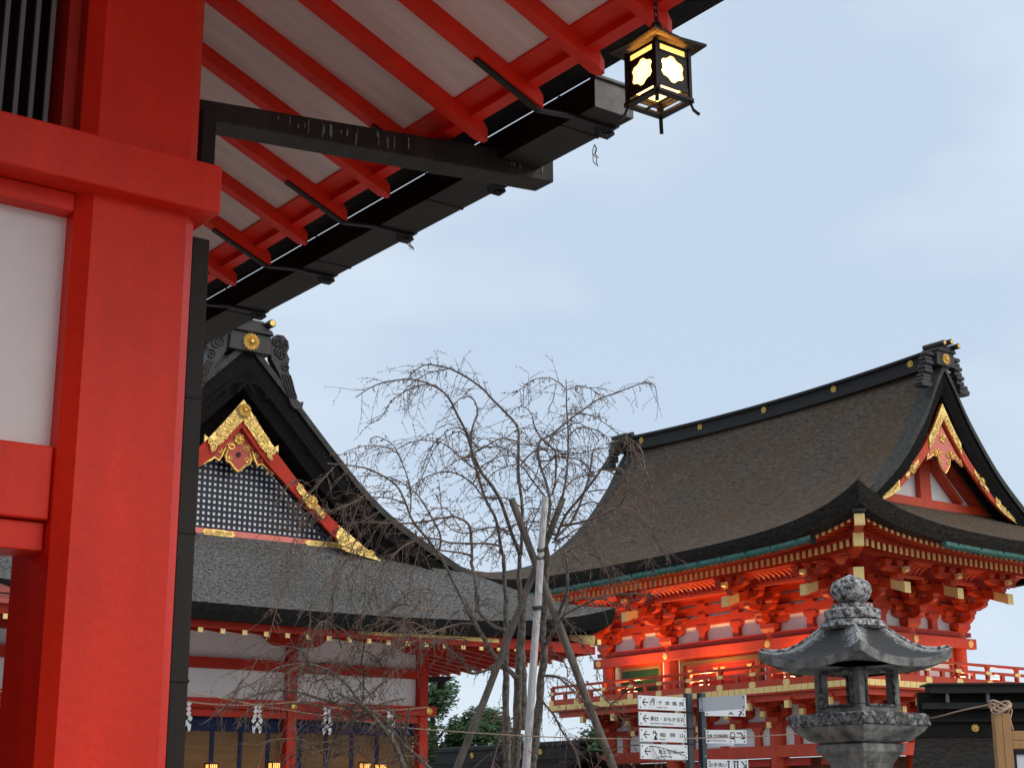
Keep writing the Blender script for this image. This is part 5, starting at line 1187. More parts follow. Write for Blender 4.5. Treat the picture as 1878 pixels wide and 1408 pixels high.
BRANCHES = [[7453,10701,3206,13,7297,10665,3402,12,7141,10628,3598,11,6981,10609,3749,10,6825,10593,3884,9,6718,10541,4017,8,6602,10501,4134,8,6420,10520,4221,7,6261,10542,4250,6,6035,10621,4258,5],[8018,10747,3740,17,7890,10694,3913,16,7750,10635,4130,15,7625,10596,4254,14,7491,10570,4361,13,7371,10523,4497,12,7263,10463,4646,11,7139,10421,4779,10,7033,10376,4881,9,6915,10352,4944,8,6740,10376,4993,7,6569,10417,4982,6,6383,10485,4922,5,6237,10542,4811,4],[7955,10918,3757,15,7903,10928,4046,14,7827,10988,4244,13,7762,11023,4490,12,7740,11063,4628,11,7739,11076,4798,10,7771,11081,4922,9,7813,11083,5030,8,7808,11120,5140,7,7785,11189,5194,6,7752,11287,5184,5,7741,11388,5117,4],[7971,10658,3724,15,7972,10642,4124,14,7959,10675,4404,14,7974,10692,4673,13,7996,10735,4851,12,7944,10842,5000,11,7886,10958,5134,10,7857,11060,5246,10,7771,11199,5376,9,7689,11346,5474,8,7653,11474,5524,7,7605,11617,5558,6,7580,11766,5526,5,7586,11900,5468,4],[7063,10419,4894,6,6910,10413,4989,5,6753,10452,4965,5,6630,10482,4889,4,6534,10498,4800,4,6458,10513,4668,4,6359,10520,4609,3],[7780,11481,5520,5,7701,11670,5515,5,7667,11835,5484,4,7648,11996,5428,4,7646,12152,5353,3],[7986,10350,3842,15,8043,10344,4085,14,8042,10391,4301,13,8029,10461,4474,13,8051,10515,4617,12,8113,10555,4716,11,8227,10569,4776,10,8372,10540,4899,9,8518,10511,5016,8,8691,10457,5150,8,8873,10414,5229,7,9056,10368,5317,6,9207,10359,5365,5,9327,10395,5348,4],[7975,10235,3825,13,8016,10182,4057,12,8053,10150,4230,11,8065,10123,4450,9,8059,10102,4686,8,8046,10102,4879,7,8043,10099,5057,5,8051,10116,5152,4],[8069,10132,5068,5,7951,10078,5103,5,7809,10050,5115,4,7653,10050,5074,4,7531,10043,4981,3,7416,10030,4889,3],[8071,10130,5068,5,8191,10151,5124,5,8330,10171,5142,4,8458,10213,5121,4,8515,10309,5092,3],[8066,10301,3812,13,8039,10137,3974,12,8053,9954,4104,11,8083,9745,4275,10,8081,9571,4415,9,8040,9450,4479,8,8044,9316,4485,7,8077,9199,4376,6,8058,9140,4212,5,8067,9069,4023,4,8061,9054,3697,3],[8060,10306,3812,12,8248,10300,3989,11,8383,10311,4231,10,8491,10362,4415,9,8579,10413,4643,9],[8090,10498,4702,6,8068,10574,4829,6,8071,10631,4958,5,8056,10717,5041,4,8038,10832,5046,4,8066,10924,5018,3],[8036,10416,4679,10,8128,10418,4626,9,8185,10440,4588,9,8244,10519,4379,8,8262,10596,4263,7,8254,10667,4224,6],[8087,10250,3917,11,8140,10043,3923,10,8186,9831,3959,8,8193,9648,3993,7,8148,9500,4042,7,8059,9369,4131,6,7937,9269,4205,5,7806,9204,4192,4],[7490,10716,3845,12,7400,10629,3918,11,7261,10591,3952,9,7119,10573,3935,8,6959,10578,3888,8,6798,10579,3856,7,6613,10593,3839,6,6405,10621,3829,5,6201,10651,3805,4],[7903,10833,3741,11,7821,10761,3788,10,7676,10749,3796,9,7498,10769,3782,8,7321,10787,3775,8,7179,10770,3791,7,7018,10776,3784,6,6901,10764,3732,6,6770,10780,3630,5,6666,10780,3515,4,6583,10807,3272,3],[7522,10748,3679,10,7387,10717,3686,8,7178,10740,3693,6],[7842,10843,4222,9,7692,10826,4219,8,7542,10779,4307,7,7372,10756,4363,6,7214,10746,4358,6,7054,10758,4293,5,6925,10756,4199,4,6847,10716,4105,3],[7669,10892,4456,7,7610,10990,4548,6,7525,11097,4673,6,7476,11198,4735,5,7377,11346,4767,4,7325,11476,4751,4,7289,11603,4711,3],[6892,10728,3973,6,6891,10730,4159,6,6855,10763,4332,5,6810,10811,4477,5,6787,10863,4563,4,6703,10965,4635,4,6683,11051,4617,3],[6836,10852,4488,5,6677,10801,4513,4,6489,10786,4493,4,6322,10769,4429,3,6196,10728,4351,3],[7295,10900,3725,9,7227,10787,3829,8,7087,10717,3961,7,6935,10656,4090,6,6823,10597,4129,5,6648,10575,4197,4,6459,10583,4206,4,6278,10597,4179,3],[6738,10572,4008,5,6570,10559,4033,5,6387,10572,4015,4,6225,10584,3953,3,6066,10597,3879,3,5926,10606,3777,2],[7930,10621,4687,8,7790,10633,4703,7,7690,10631,4673,7,7595,10636,4612,6,7490,10651,4544,5,7337,10706,4462,4,7211,10743,4373,3],[7973,10652,4501,7,8059,10618,4604,7,8161,10592,4646,6,8323,10536,4649,5,8489,10483,4636,5,8645,10415,4685,4,8782,10374,4696,3],[8071,10430,4182,7,7905,10419,4322,7,7801,10384,4399,6,7707,10362,4416,5,7573,10390,4372,5,7469,10406,4299,4,7418,10387,4211,3],[7873,10484,4072,7,7868,10742,4209,6,7901,11008,4239,5,7924,11267,4316,3],[8060,10173,4203,7,8201,10209,4322,6,8395,10221,4396,5,8581,10243,4455,5,8774,10298,4406,4,8928,10409,4275,3],[8053,10229,4053,7,8060,10469,4090,5,8063,10709,4136,3],[8023,10053,4640,7,8250,10182,4777,6,8549,10294,4808,5,8807,10453,4790,3],[7984,10020,4820,5,8203,10097,4876,5,8435,10180,4886,4,8648,10285,4871,4,8850,10399,4854,3],[8039,10680,3894,7,7989,10481,4020,5,7925,10293,4143,3],[8091,10555,4531,7,8191,10553,4544,7,8288,10545,4588,6,8458,10498,4584,5,8599,10493,4518,4,8709,10527,4403,3],[7973,10694,4377,7,8118,10781,4310,6,8245,10813,4446,5,8345,10831,4681,3],[8534,9933,4638,5,8539,9798,4516,4,8522,9690,4367,3,8512,9565,4249,3],[8356,9770,3983,5,8338,9589,3892,4,8301,9436,3760,4,8259,9281,3644,3,8191,9143,3531,2],[7924,10170,3749,7,7954,10034,3779,6,7991,9884,3838,5,8060,9729,3838,5,8118,9613,3752,4,8167,9488,3709,3],[7818,10597,3860,7,7765,10738,3939,6,7710,10907,3942,6,7669,11071,3929,5,7613,11219,3993,5,7597,11311,4137,4,7613,11368,4314,4,7634,11431,4461,3],[7777,10050,2898,13,7771,9863,3086,11,7791,9698,3148,9,7834,9520,3200,8,7887,9343,3223,6,7959,9163,3218,5,8039,8985,3191,4],[7895,9841,3259,6,7970,9623,3231,5,8016,9439,3166,4,8025,9273,3130,3],[7661,9659,3164,14,7649,9625,3294,13,7612,9582,3499,12,7590,9577,3564,11,7619,9551,3578,10,7666,9533,3526,9,7714,9517,3470,8],[7847,9928,3107,6,7874,9822,2981,5,7891,9722,2857,4,7909,9625,2726,4,7903,9547,2587,3],[8037,10370,2910,7,8101,10272,2805,6,8104,10213,2720,5,8068,10177,2652,4],[8024,10456,2684,8,8069,10300,2665,8,8100,10178,2579,7,8159,10047,2456,6,8237,9879,2401,5,8197,9769,2432,4,8237,9571,2546,3],[8021,10505,2548,10,8042,10434,2455,9,8071,10358,2362,8,8085,10296,2262,7,8126,10220,2142,7,8146,10153,2043,6,8148,10111,1908,5],[7959,9739,1897,5,7998,9633,2016,5,8061,9529,2079,5,8131,9435,2095,4,8204,9346,2089,4,8278,9261,2069,3,8340,9190,2036,3,8384,9128,2012,2],[8197,10089,2628,5,8290,9911,2444,4,8320,9768,2293,3,8292,9648,2201,2],[8116,10568,2912,16,8094,10419,3020,16,8058,10271,3156,15,8010,10142,3261,14,7962,10014,3364,13],[8280,10767,2729,7,8266,10579,2705,6,8245,10403,2661,6,8251,10234,2541,5,8244,10069,2432,4,8208,9906,2383,3],[8048,11163,2830,14,7948,11170,2773,13,7818,11187,2752,11,7725,11146,2823,10,7606,11122,2898,9,7500,11096,2952,8,7438,11042,2995,7],[7901,10798,3084,15,7777,10786,3106,14,7665,10755,3157,12,7559,10712,3228,11,7506,10619,3336,10],[8146,10699,2463,10,8168,10625,2480,9,8245,10558,2358,8,8288,10516,2236,7,8345,10459,2126,6,8396,10429,1949,5],[6823,10973,2257,13,6713,10947,2320,12,6621,10911,2373,11,6507,10876,2473,10,6393,10841,2571,9,6251,10830,2659,9,6109,10834,2704,8,5997,10828,2712,7,5867,10843,2698,6,5749,10859,2656,5,5613,10909,2551,5,5484,10935,2502,4,5375,10956,2426,3],[6050,10866,2737,7,5991,10841,2798,7,5905,10844,2836,6,5810,10867,2832,6,5715,10903,2793,5,5646,10926,2730,5,5592,10955,2618,4,5527,10983,2534,4,5488,10999,2432,3],[6753,11126,2340,14,6613,11108,2393,13,6510,11070,2426,12,6320,11093,2469,11,6114,11125,2520,10,5941,11147,2529,9,5806,11153,2500,8,5668,11170,2449,7,5537,11177,2407,6,5436,11175,2330,5,5337,11171,2253,4],[5932,10710,2696,6,5800,10755,2623,5,5709,10774,2538,5,5611,10813,2408,4,5527,10823,2333,4,5425,10855,2233,3],[6378,11114,2052,7,6277,11094,2078,6,6163,11071,2140,6,6065,11052,2156,5,5941,11059,2154,4,5827,11064,2133,4,5698,11093,2076,3],[6708,10969,2139,7,6571,10933,2163,7,6351,10975,2141,6,6164,10992,2119,5,6035,10972,2078,4,5928,10947,2002,3],[6498,11316,1954,9,6477,11173,2151,9,6493,11032,2260,8,6539,10885,2322,7,6573,10757,2354,6,6618,10646,2313,6,6657,10545,2253,5,6705,10459,2130,4],[6315,10629,2860,5,6246,10641,2824,5,6179,10671,2729,4,6133,10682,2643,4,6079,10712,2521,3,6051,10699,2468,3],[6564,11105,2055,7,6391,11004,2096,6,6160,10980,2035,4,5999,10917,1938,3],[6940,10845,2761,6,6786,10834,2655,5,6621,10842,2513,5,6487,10805,2439,4,6364,10747,2403,3],[7037,10991,2499,6,6857,11035,2456,6,6710,11059,2403,5,6583,11073,2332,4,6484,11074,2243,4,6417,11051,2155,3],[7040,10948,1856,25,6970,10897,1943,23,6857,10851,2109,21,6745,10822,2220,19,6628,10802,2320,17,6512,10783,2411,15,6405,10774,2453,13,6276,10781,2496,11],[7361,10967,1859,16,7188,10961,2003,15,7011,10965,2126,14,6905,10929,2209,13,6734,10919,2358,11,6618,10917,2364,10,6502,10930,2323,9],[7074,11005,1993,13,6970,10919,2095,11,6919,10788,2213,9,6854,10671,2321,8,6792,10558,2408,6],[7526,10683,3100,8,7362,10660,3093,8,7189,10656,3046,7,7051,10628,2995,6,6865,10648,2908,5,6711,10641,2830,5,6550,10635,2764,4,6396,10637,2661,3],[7325,10875,2974,8,7138,10848,2930,7,6952,10835,2840,6,6804,10820,2674,5,6649,10790,2569,4,6543,10723,2465,3],[7323,10853,3042,7,7101,10794,3033,6,6891,10744,2976,5,6691,10701,2873,4,6501,10666,2725,3],[6851,11219,2229,8,6842,11016,2279,7,6830,10815,2327,6,6719,10694,2356,5,6647,10545,2384,4],[7230,11008,2024,6,7030,10937,2038,5,6822,10884,2014,4,6661,10806,1963,3],[7998,10952,2420,7,7741,10704,2379,5,7511,10453,2292,3],[8021,10985,2269,9,7790,10754,2125,6,7566,10530,1941,4],[6080,10598,4226,6,5992,10614,4117,5,5904,10630,4009,4,5832,10627,3924,4,5780,10615,3818,3,5691,10623,3734,3,5599,10626,3671,2],[6299,10641,3620,5,6231,10668,3463,4,6176,10676,3328,4,6133,10680,3184,3,6101,10681,3020,3,6067,10677,2879,2],[6385,10828,3642,6,6401,10745,3599,5,6416,10681,3503,5,6419,10639,3365,4,6409,10635,3145,3,6373,10631,2979,3,6325,10647,2784,2],[5963,10794,3522,5,5881,10816,3408,4,5806,10847,3253,4,5757,10857,3100,3,5721,10848,2979,3,5690,10827,2880,2],[7022,10579,3749,6,6893,10568,3735,6,6740,10598,3656,5,6636,10598,3557,5,6558,10593,3416,4,6476,10583,3297,4,6404,10565,3181,3,6353,10538,3045,3],[6941,10661,3683,5,6834,10615,3419,4,6746,10534,3213,3,6654,10448,3034,2],[6056,10829,3216,4,6010,10774,3099,3,5979,10711,2972,3,5934,10657,2848,2],[6234,10700,3589,4,6141,10622,3450,3,6070,10535,3293,2],[6350,10593,4032,5,6281,10558,3907,4,6213,10524,3773,3,6148,10492,3630,2],[5958,11016,3639,4,5853,10951,3488,3,5793,10870,3287,2],[6183,10760,3905,4,6052,10753,3923,4,5941,10772,3825,3,5827,10785,3749,3,5741,10760,3726,2],[6585,10531,4083,5,6366,10493,4040,4,6163,10467,3924,3,5984,10413,3841,2],[6588,10702,3951,5,6403,10715,3842,4,6212,10716,3778,4,6068,10719,3609,3,5960,10694,3443,2],[6722,11337,2293,7,6600,11405,2411,6,6501,11479,2456,6,6394,11571,2466,5,6305,11659,2452,4,6218,11771,2357,4,6160,11871,2241,3],[6409,11016,2632,5,6351,11126,2680,5,6284,11253,2695,4,6231,11384,2667,4,6176,11538,2572,4,6144,11686,2452,3,6112,11850,2278,3],[6987,10848,2196,7,6882,10864,2341,6,6755,10919,2418,6,6653,10978,2429,5,6554,11040,2426,4,6461,11129,2327,4,6406,11200,2198,3],[6909,11045,2232,5,6891,11116,2350,5,6850,11222,2412,4,6812,11345,2420,4,6822,11461,2343,4,6804,11612,2227,3,6817,11762,2041,3],[6797,11077,1980,6,6623,11114,2106,5,6487,11157,2129,5,6332,11231,2105,4,6183,11317,2032,4,6066,11407,1877,3,5947,11515,1673,3],[7347,11140,2017,6,7150,11132,2097,6,6991,11105,2150,5,6816,11101,2170,4,6659,11107,2122,4,6501,11123,2049,3,6360,11144,1920,3],[7136,11180,2035,6,7074,11140,2133,6,6972,11139,2204,5,6906,11138,2195,5,6862,11144,2122,4,6831,11163,1979,3,6774,11215,1794,3],[6824,11023,2745,6,6731,10954,2801,6,6615,10907,2843,5,6502,10876,2831,4,6413,10839,2783,4,6320,10816,2704,3,6233,10798,2594,3],[6700,10982,2650,7,6617,11122,2731,7,6538,11268,2785,6,6446,11443,2780,5,6360,11623,2750,4,6296,11813,2639,4,6211,12021,2525,3],[6432,11002,2868,6,6346,10948,2999,6,6258,10920,3058,5,6178,10909,3050,5,6122,10908,2958,4,6081,10924,2787,3,6040,10954,2570,3],[6714,10962,2466,6,6629,11065,2639,5,6552,11186,2742,5,6488,11319,2782,4,6422,11471,2770,4,6380,11632,2677,3,6332,11823,2509,3],[6874,10347,2915,6,6795,10331,2978,5,6683,10345,3028,5,6608,10354,3009,4,6502,10390,2975,4,6438,10416,2884,3,6358,10465,2758,3],[6722,11194,2122,5,6662,11229,2263,5,6614,11276,2342,5,6557,11348,2361,4,6523,11420,2334,4,6515,11492,2251,3,6495,11600,2088,3],[6365,10975,2460,4,6269,10938,2556,4,6204,10895,2602,4,6113,10895,2576,4,6070,10875,2508,3,5995,10896,2383,3,5964,10911,2184,3],[7097,10899,2126,5,6947,10973,2294,4,6794,11078,2373,4,6682,11166,2415,4,6562,11284,2388,3,6447,11410,2321,3,6348,11550,2180,3],[6837,10437,2865,5,6818,10488,2953,5,6795,10551,3015,4,6766,10648,2989,4,6767,10730,2940,4,6773,10835,2812,3,6775,10955,2652,3],[6395,10739,2892,7,6356,10829,2985,6,6313,10933,3043,5,6258,11067,3040,5,6248,11184,2990,4,6230,11332,2865,3,6204,11502,2693,3],[7019,10858,2947,7,6936,10879,3063,6,6843,10929,3115,5,6777,10977,3115,5,6717,11043,3046,4,6647,11129,2940,3,6603,11224,2751,3],[7370,10452,3167,4,7278,10449,3173,4,7215,10427,3169,4,7143,10416,3156,3,7072,10423,3087,3,7025,10421,2990,3,6972,10429,2876,3],[7144,10533,3142,4,7040,10523,3177,4,6942,10522,3172,4,6838,10531,3151,3,6744,10552,3071,3,6682,10559,2964,3,6620,10576,2828,3],[7446,10660,2948,5,7418,10751,2983,5,7390,10850,2988,5,7364,10953,2984,4,7329,11080,2926,4,7327,11190,2845,3,7296,11331,2740,3],[6883,10565,3173,6,6792,10594,3197,5,6721,10616,3196,5,6643,10660,3144,4,6571,10712,3055,4,6493,10779,2932,3,6434,10853,2751,3],[7070,10780,2885,5,6996,10845,2923,5,6939,10910,2924,4,6874,10998,2873,4,6828,11078,2804,4,6777,11176,2698,3,6742,11273,2556,3],[7153,10521,3230,4,7079,10599,3312,4,7017,10681,3355,4,6973,10767,3349,4,6948,10844,3326,3,6890,10964,3247,3,6857,11075,3141,3],[8114,10226,3620,4,8215,10189,3666,4,8297,10172,3695,4,8380,10171,3675,4,8496,10153,3633,3,8594,10155,3572,3,8697,10173,3449,3],[8306,10156,4217,6,8359,10058,4224,5,8430,9956,4205,5,8503,9867,4142,4,8565,9806,4024,4,8652,9747,3843,3,8751,9681,3654,3],[8286,10481,3708,5,8292,10383,3750,5,8306,10290,3763,4,8335,10204,3726,4,8359,10130,3658,4,8411,10052,3545,3,8428,10005,3414,3],[8193,9818,3973,6,8299,9820,4026,5,8435,9814,4040,5,8550,9833,4023,4,8700,9850,3938,4,8820,9898,3827,3,8990,9926,3665,3],[8578,10276,4181,5,8654,10190,4248,4,8759,10102,4255,4,8853,10036,4226,4,8958,9974,4157,4,9064,9925,4047,3,9167,9889,3907,3],[8023,9577,3591,5,8086,9547,3668,4,8174,9508,3720,4,8249,9498,3713,4,8332,9500,3654,3,8426,9512,3542,3,8526,9529,3400,3],[7775,11099,4374,5,7785,10967,4514,5,7847,10819,4580,4,7886,10713,4578,4,7929,10618,4533,4,7981,10531,4443,3,8056,10451,4286,3],[7314,10594,3846,5,7198,10569,3952,4,7123,10534,3998,4,7028,10529,3998,4,6953,10522,3962,3,6881,10527,3883,3,6808,10540,3781,3],[8718,11105,4085,6,8622,11215,4150,5,8576,11307,4157,5,8505,11424,4150,4,8441,11562,4063,4,8393,11696,3951,4,8335,11857,3785,3],[8506,10977,4740,7,8479,10860,4861,6,8519,10719,4909,5,8527,10608,4939,5,8533,10517,4913,4,8574,10417,4837,4,8597,10340,4732,3],[8250,10333,4034,5,8301,10240,4112,5,8349,10167,4135,5,8409,10100,4113,4,8483,10036,4054,4,8573,9980,3935,3,8662,9940,3769,3],[8261,11557,4000,5,8343,11578,4071,5,8425,11607,4120,4,8518,11640,4130,4,8628,11683,4076,4,8748,11725,4003,4,8850,11785,3916,3],[7969,11281,4769,5,7834,11280,4847,5,7745,11260,4881,5,7642,11278,4832,4,7532,11322,4723,4,7464,11354,4558,3,7385,11422,4310,3],[7791,10147,4323,6,7838,10093,4394,6,7880,10047,4456,5,7946,9997,4472,5,8033,9947,4447,4,8080,9934,4400,3,8183,9904,4279,3],[7491,10583,3724,4,7563,10521,3823,4,7660,10453,3886,4,7739,10409,3920,4,7827,10369,3920,3,7915,10342,3883,3,8018,10313,3817,3],[7666,10186,3830,6,7713,10197,3951,5,7792,10208,3998,5,7891,10219,4002,4,7992,10256,3927,4,8099,10310,3784,3,8214,10378,3588,3],[8328,10677,4012,5,8398,10702,4092,4,8504,10711,4137,4,8597,10738,4158,4,8704,10774,4124,4,8818,10822,4037,3,8912,10895,3921,3],[7996,11537,4715,5,8055,11373,4790,5,8099,11247,4785,5,8144,11129,4757,4,8219,11012,4658,4,8288,10911,4529,3,8380,10817,4327,3],[8547,10915,4406,4,8587,10892,4534,4,8655,10861,4622,4,8703,10867,4648,4,8802,10855,4615,4,8887,10866,4542,3,8969,10889,4442,3],[8572,10913,3902,5,8597,10823,3953,5,8658,10724,3952,4,8698,10657,3904,4,8737,10601,3826,4,8795,10555,3674,3,8846,10517,3516,3],[7355,10411,4502,6,7268,10437,4606,5,7207,10456,4675,5,7138,10505,4672,4,7080,10567,4607,4,7019,10645,4500,3,6995,10709,4356,3],[7852,10853,4659,4,7931,10737,4786,4,7972,10680,4820,4,8040,10614,4824,4,8128,10545,4793,3,8215,10499,4694,3,8291,10471,4569,3],[7459,10753,4470,5,7493,10696,4570,5,7529,10642,4654,4,7573,10607,4665,4,7613,10591,4629,4,7690,10558,4563,3,7751,10555,4441,3],[8103,10432,4584,5,7972,10452,4628,5,7852,10478,4632,5,7753,10491,4627,4,7656,10531,4539,4,7575,10558,4452,3,7469,10626,4302,3],[5931,10751,4101,4,5854,10694,4112,4,5771,10650,4095,4,5698,10610,4047,3,5632,10577,3960,3,5558,10556,3858,3,5494,10539,3720,3],[6803,10688,3892,4,6703,10699,3909,4,6639,10696,3887,4,6570,10714,3816,3,6509,10748,3680,3,6453,10785,3523,3,6412,10835,3296,3],[6017,10680,3832,4,5944,10647,3849,4,5882,10610,3848,4,5811,10595,3807,3,5786,10560,3722,3,5733,10550,3624,3,5699,10547,3467,3],[6511,10436,3789,4,6464,10489,3804,4,6415,10548,3803,4,6357,10641,3724,4,6330,10728,3594,3,6298,10831,3428,3,6283,10937,3215,3]]

tree = thing('weeping_cherry_tree', (7.7, 10.4, 0), 'leafless weeping cherry with arching drooping twigs, tied to wooden props', 'tree')
def smooth_run(run, k=4):
    P = [(Vector(run[i:i+3])/1000, run[i+3]/1000) for i in range(0, len(run), 4)]; out = []
    for i in range(len(P) - 1):
        p0, p1, p2, p3 = P[max(i-1, 0)], P[i], P[i+1], P[min(i+2, len(P)-1)]
        for j in range(k):
            t = j/k; q = .5*((2*p1[0]) + (p2[0]-p0[0])*t + (2*p0[0]-5*p1[0]+4*p2[0]-p3[0])*t*t + (3*p1[0]-p0[0]-3*p2[0]+p3[0])*t**3)
            out.append((q, p1[1] + (p2[1]-p1[1])*t))
    out.append(P[-1]); return out
tr = random.Random(11)
m = MB()
for run in TRUNKS:
    S_ = smooth_run(run)
    if S_[0][0].z < 2.0: S_ = [(Vector((7.72 + (S_[0][0].x - 7.72)*.5, 10.4 + (S_[0][0].y - 10.4)*.5, 0)), S_[0][1]*1.5), (S_[0][0]*.7 + Vector((7.72, 10.4, 0))*.3 - Vector((0, 0, S_[0][0].z*.35)), S_[0][1]*1.2)] + S_
    m.tube([q[0] + Vector((tr.gauss(0, .003), tr.gauss(0, .003), 0)) for q in S_], [q[1]*tr.uniform(.9, 1.12) for q in S_], 8)
m.build('trunk', bark_c, tree, smooth=True)
tw = MB(); right = Vector((rr.x, rr.y, 0)).normalized(); deep = Vector((fw.x, fw.y, 0)).normalized()
def twig(p, d, ln, r_, droop, lvl):
    k = 5 if ln > .12 else 3; pts = [p]; v = d.normalized()
    for i in range(k):
        v = (v + Vector((tr.gauss(0, .10), tr.gauss(0, .10), tr.gauss(0, .09) - droop))).normalized(); pts.append(pts[-1] + v*ln/k)
    tw.tube(pts, [r_*(1 - .55*i/k) for i in range(k + 1)], 4, caps=False)
    for i in range(1, k + 1):
        if tr.random() < .65:      # buds
            b_ = pts[i]; w_ = Vector((tr.gauss(0, 1), tr.gauss(0, 1), tr.gauss(0, 1))).normalized(); tw.tube([b_, b_ + w_*.008, b_ + w_*.016], [.0012, .0034, .0006], 4, caps=False)
        if lvl < 1 and tr.random() < .5: twig(pts[i], (v + Vector((tr.gauss(0, .8), tr.gauss(0, .8), tr.gauss(0, .5)))), ln*tr.uniform(.25, .5), r_*.75, droop, lvl + 1)
for run in BRANCHES:
    S_ = smooth_run(run, 5); m = MB(); m.tube([q[0] for q in S_], [q[1] for q in S_], 6); m.build('branch', bark_c if S_[0][1] > .012 else twig_m, tree, smooth=True)
    L_ = 0
    for (p, r_), (q, r2) in zip(S_, S_[1:]):
        L_ += (q - p).length
        if L_ > .027 and r_ < .018:
            L_ = 0; t = (q - p).normalized(); sd_ = Vector((tr.gauss(0, 1), tr.gauss(0, 1), tr.gauss(0, .8))); sd_ = (sd_ - t*sd_.dot(t)).normalized()
            twig(p, t*.75 + sd_ - Vector((0, 0, .25)), tr.choice((.03, .04, .05, .07, .1, .16, .24, .34)), .0024 if r_ < .008 else .0029, .11, 0)
m = tw; t_ = m.build('twigs', twig_m, tree)
# ties holding the stems
def prop(p, q, r0, r1, m_, label):
    p, q = Vector(p), Vector(q); d = (p - q)/(p.z - q.z); foot = q - d*q.z
    m = MB(); P = [foot + (p - foot)*i/10 for i in range(11)]
    m.tube([a + Vector((tr.gauss(0, .003), tr.gauss(0, .003), 0)) for a in P], [r1 + (r0 - r1)*i/10 for i in range(11)], 12)
    tag(m.build('support_pole', m_), label, 'pole', 'props of the weeping cherry')
prop((7.763, 10.045, 4.089), (7.99, 10.648, 1.81), .027, .040, wood_w, 'pale bleached wooden pole, the upright one propping the cherry tree')
prop((7.713, 10.452, 4.139), (8.483, 10.028, 1.804), .030, .038, wood_g, 'grey wooden prop leaning from upper left down to the direction signs')
prop((8.126, 10.266, 4.165), (7.555, 11.097, 1.814), .026, .038, wood_g, 'grey wooden prop leaning from upper right down to the gabled hall')
m = MB()
for z, r_ in ((3.66, .062), (3.60, .06), (3.2, .07)):
    t = (4.089 - z)/2.28; c = Vector((7.763, 10.045, 4.089)).lerp(Vector((7.99, 10.648, 1.81)), t)
    for k in range(3): m.tube([c + Vector((r_*.55*math.cos(a), r_*.55*math.sin(a), .012*k + .004*math.sin(3*a))) for a in [2*math.pi*j/14 for j in range(15)]], .005, 5, caps=False)
tag(m.build('rope_tie', mat('dark_hemp_rope', (.06, .05, .04), rough=.9)), 'dark hemp rope tied round the top of the pale pole', 'rope')

# ------------------------------------------------------------------ corridors
cr = thing('corridor', (31.5, 43, 0), 'low black ridged corridor roof with gold crests behind the cherry trunk', 'corridor')
m = MB(); m.box(31.35, 31.65, 38.95, 47, 3.30, 3.62); m.box(31.25, 31.75, 38.8, 47, 3.62, 3.70); m.tube([(31.5, 38.85, 3.72), (31.5, 47, 3.72)], .06, 10); m.box(31.2, 31.8, 38.45, 47, 3.22, 3.31); m.box(31.15, 31.85, 38.4, 38.75, 3.3, 3.42); m.build('ridge', black, cr)
m = MB()
for y in (40.95, 44.75): m.disc((31.345, y, 3.46), (-1, 0, 0), .10, .03, petals=12)
m.build('ridge_crest', gold_s, cr)
m = MB(); m.hexa([(29.2,38.5,2.2),(31.5,38.5,3.25),(31.5,47,3.25),(29.2,47,2.2),(29.2,38.5,2.35),(31.5,38.5,3.34),(31.5,47,3.34),(29.2,47,2.35)]); m.hexa([(33.8,38.5,2.2),(33.8,47,2.2),(31.5,47,3.25),(31.5,38.5,3.25),(33.8,38.5,2.35),(33.8,47,2.35),(31.5,47,3.34),(31.5,38.5,3.34)]); m.build('roof', bark_d, cr)
m = MB(); m.box(29.8, 33.2, 38.8, 46.8, 0, 2.45); m.build('wall', plaster, cr)
a = Vector((20.38, 16.76, 0)); d = Vector((1.237, -.924, 0)).normalized(); nn = Vector((-d.y, d.x, 0)); nn = nn if nn.x > 0 else -nn   # nn points away from the camera
r2 = thing('roofed_gallery', tuple(a + d*2), 'black roofed gallery with a gold ridge crest behind the stone lantern at far right', 'gallery')
def gb(m, s0, s1, o0, o1, z0, z1): m.hexa([tuple(a + d*s_ + nn*o_ + Vector((0, 0, z_))) for z_ in (z0, z1) for s_, o_ in ((s0, o0), (s1, o0), (s1, o1), (s0, o1))])
m = MB(); gb(m, 0, 6, -.02, .2, 2.76, 2.955); gb(m, -.05, 6, -.08, .26, 2.955, 3.0); gb(m, -.05, 6, -.05, .24, 2.72, 2.765); m.build('ridge', sooty, r2)
m = MB(); c = a + d*.92 + Vector((0, 0, 2.86)) - nn*.021; m.disc(c, -nn, .062, .02, petals=12); m.build('ridge_crest', gold_s, r2)
m = MB(); P = lambda s_, o_, z_: tuple(a + d*s_ + nn*o_ + Vector((0, 0, z_)))
m.hexa([P(0,.1,2.70), P(6,.1,2.70), P(6,-1.6,1.9), P(-.55,-1.6,1.9), P(0,.1,2.78), P(6,.1,2.78), P(6,-1.6,1.98), P(-.55,-1.6,1.98)]); m.build('roof', bark_d, r2)
m = MB(); gb(m, .5, 6, .8, 1.3, 3.47, 3.60); gb(m, .42, 6, .75, 1.35, 3.60, 3.63); gb(m, .35, 6, .9, 1.0, 3.22, 3.32)
m.build('upper_rail', mat('grey_black_timber', (.03, .029, .028), rough=.75, spec=.15), r2)
m = MB(); gb(m, .3, 6, 1.02, 1.1, 2.7, 3.5); m.build('upper_board', sooty, r2)
m = MB()
for s_ in (.75, 1.42, 2.1): gb(m, s_ - .025, s_ + .025, .84, .9, 3.32, 3.47)
m.build('hanger', mat('hanger_timber', (.12, .12, .125), rough=.6), r2)
m = MB(); gb(m, .2, 6, -.9, .9, 0, 2.3); m.build('wall', plaster, r2)

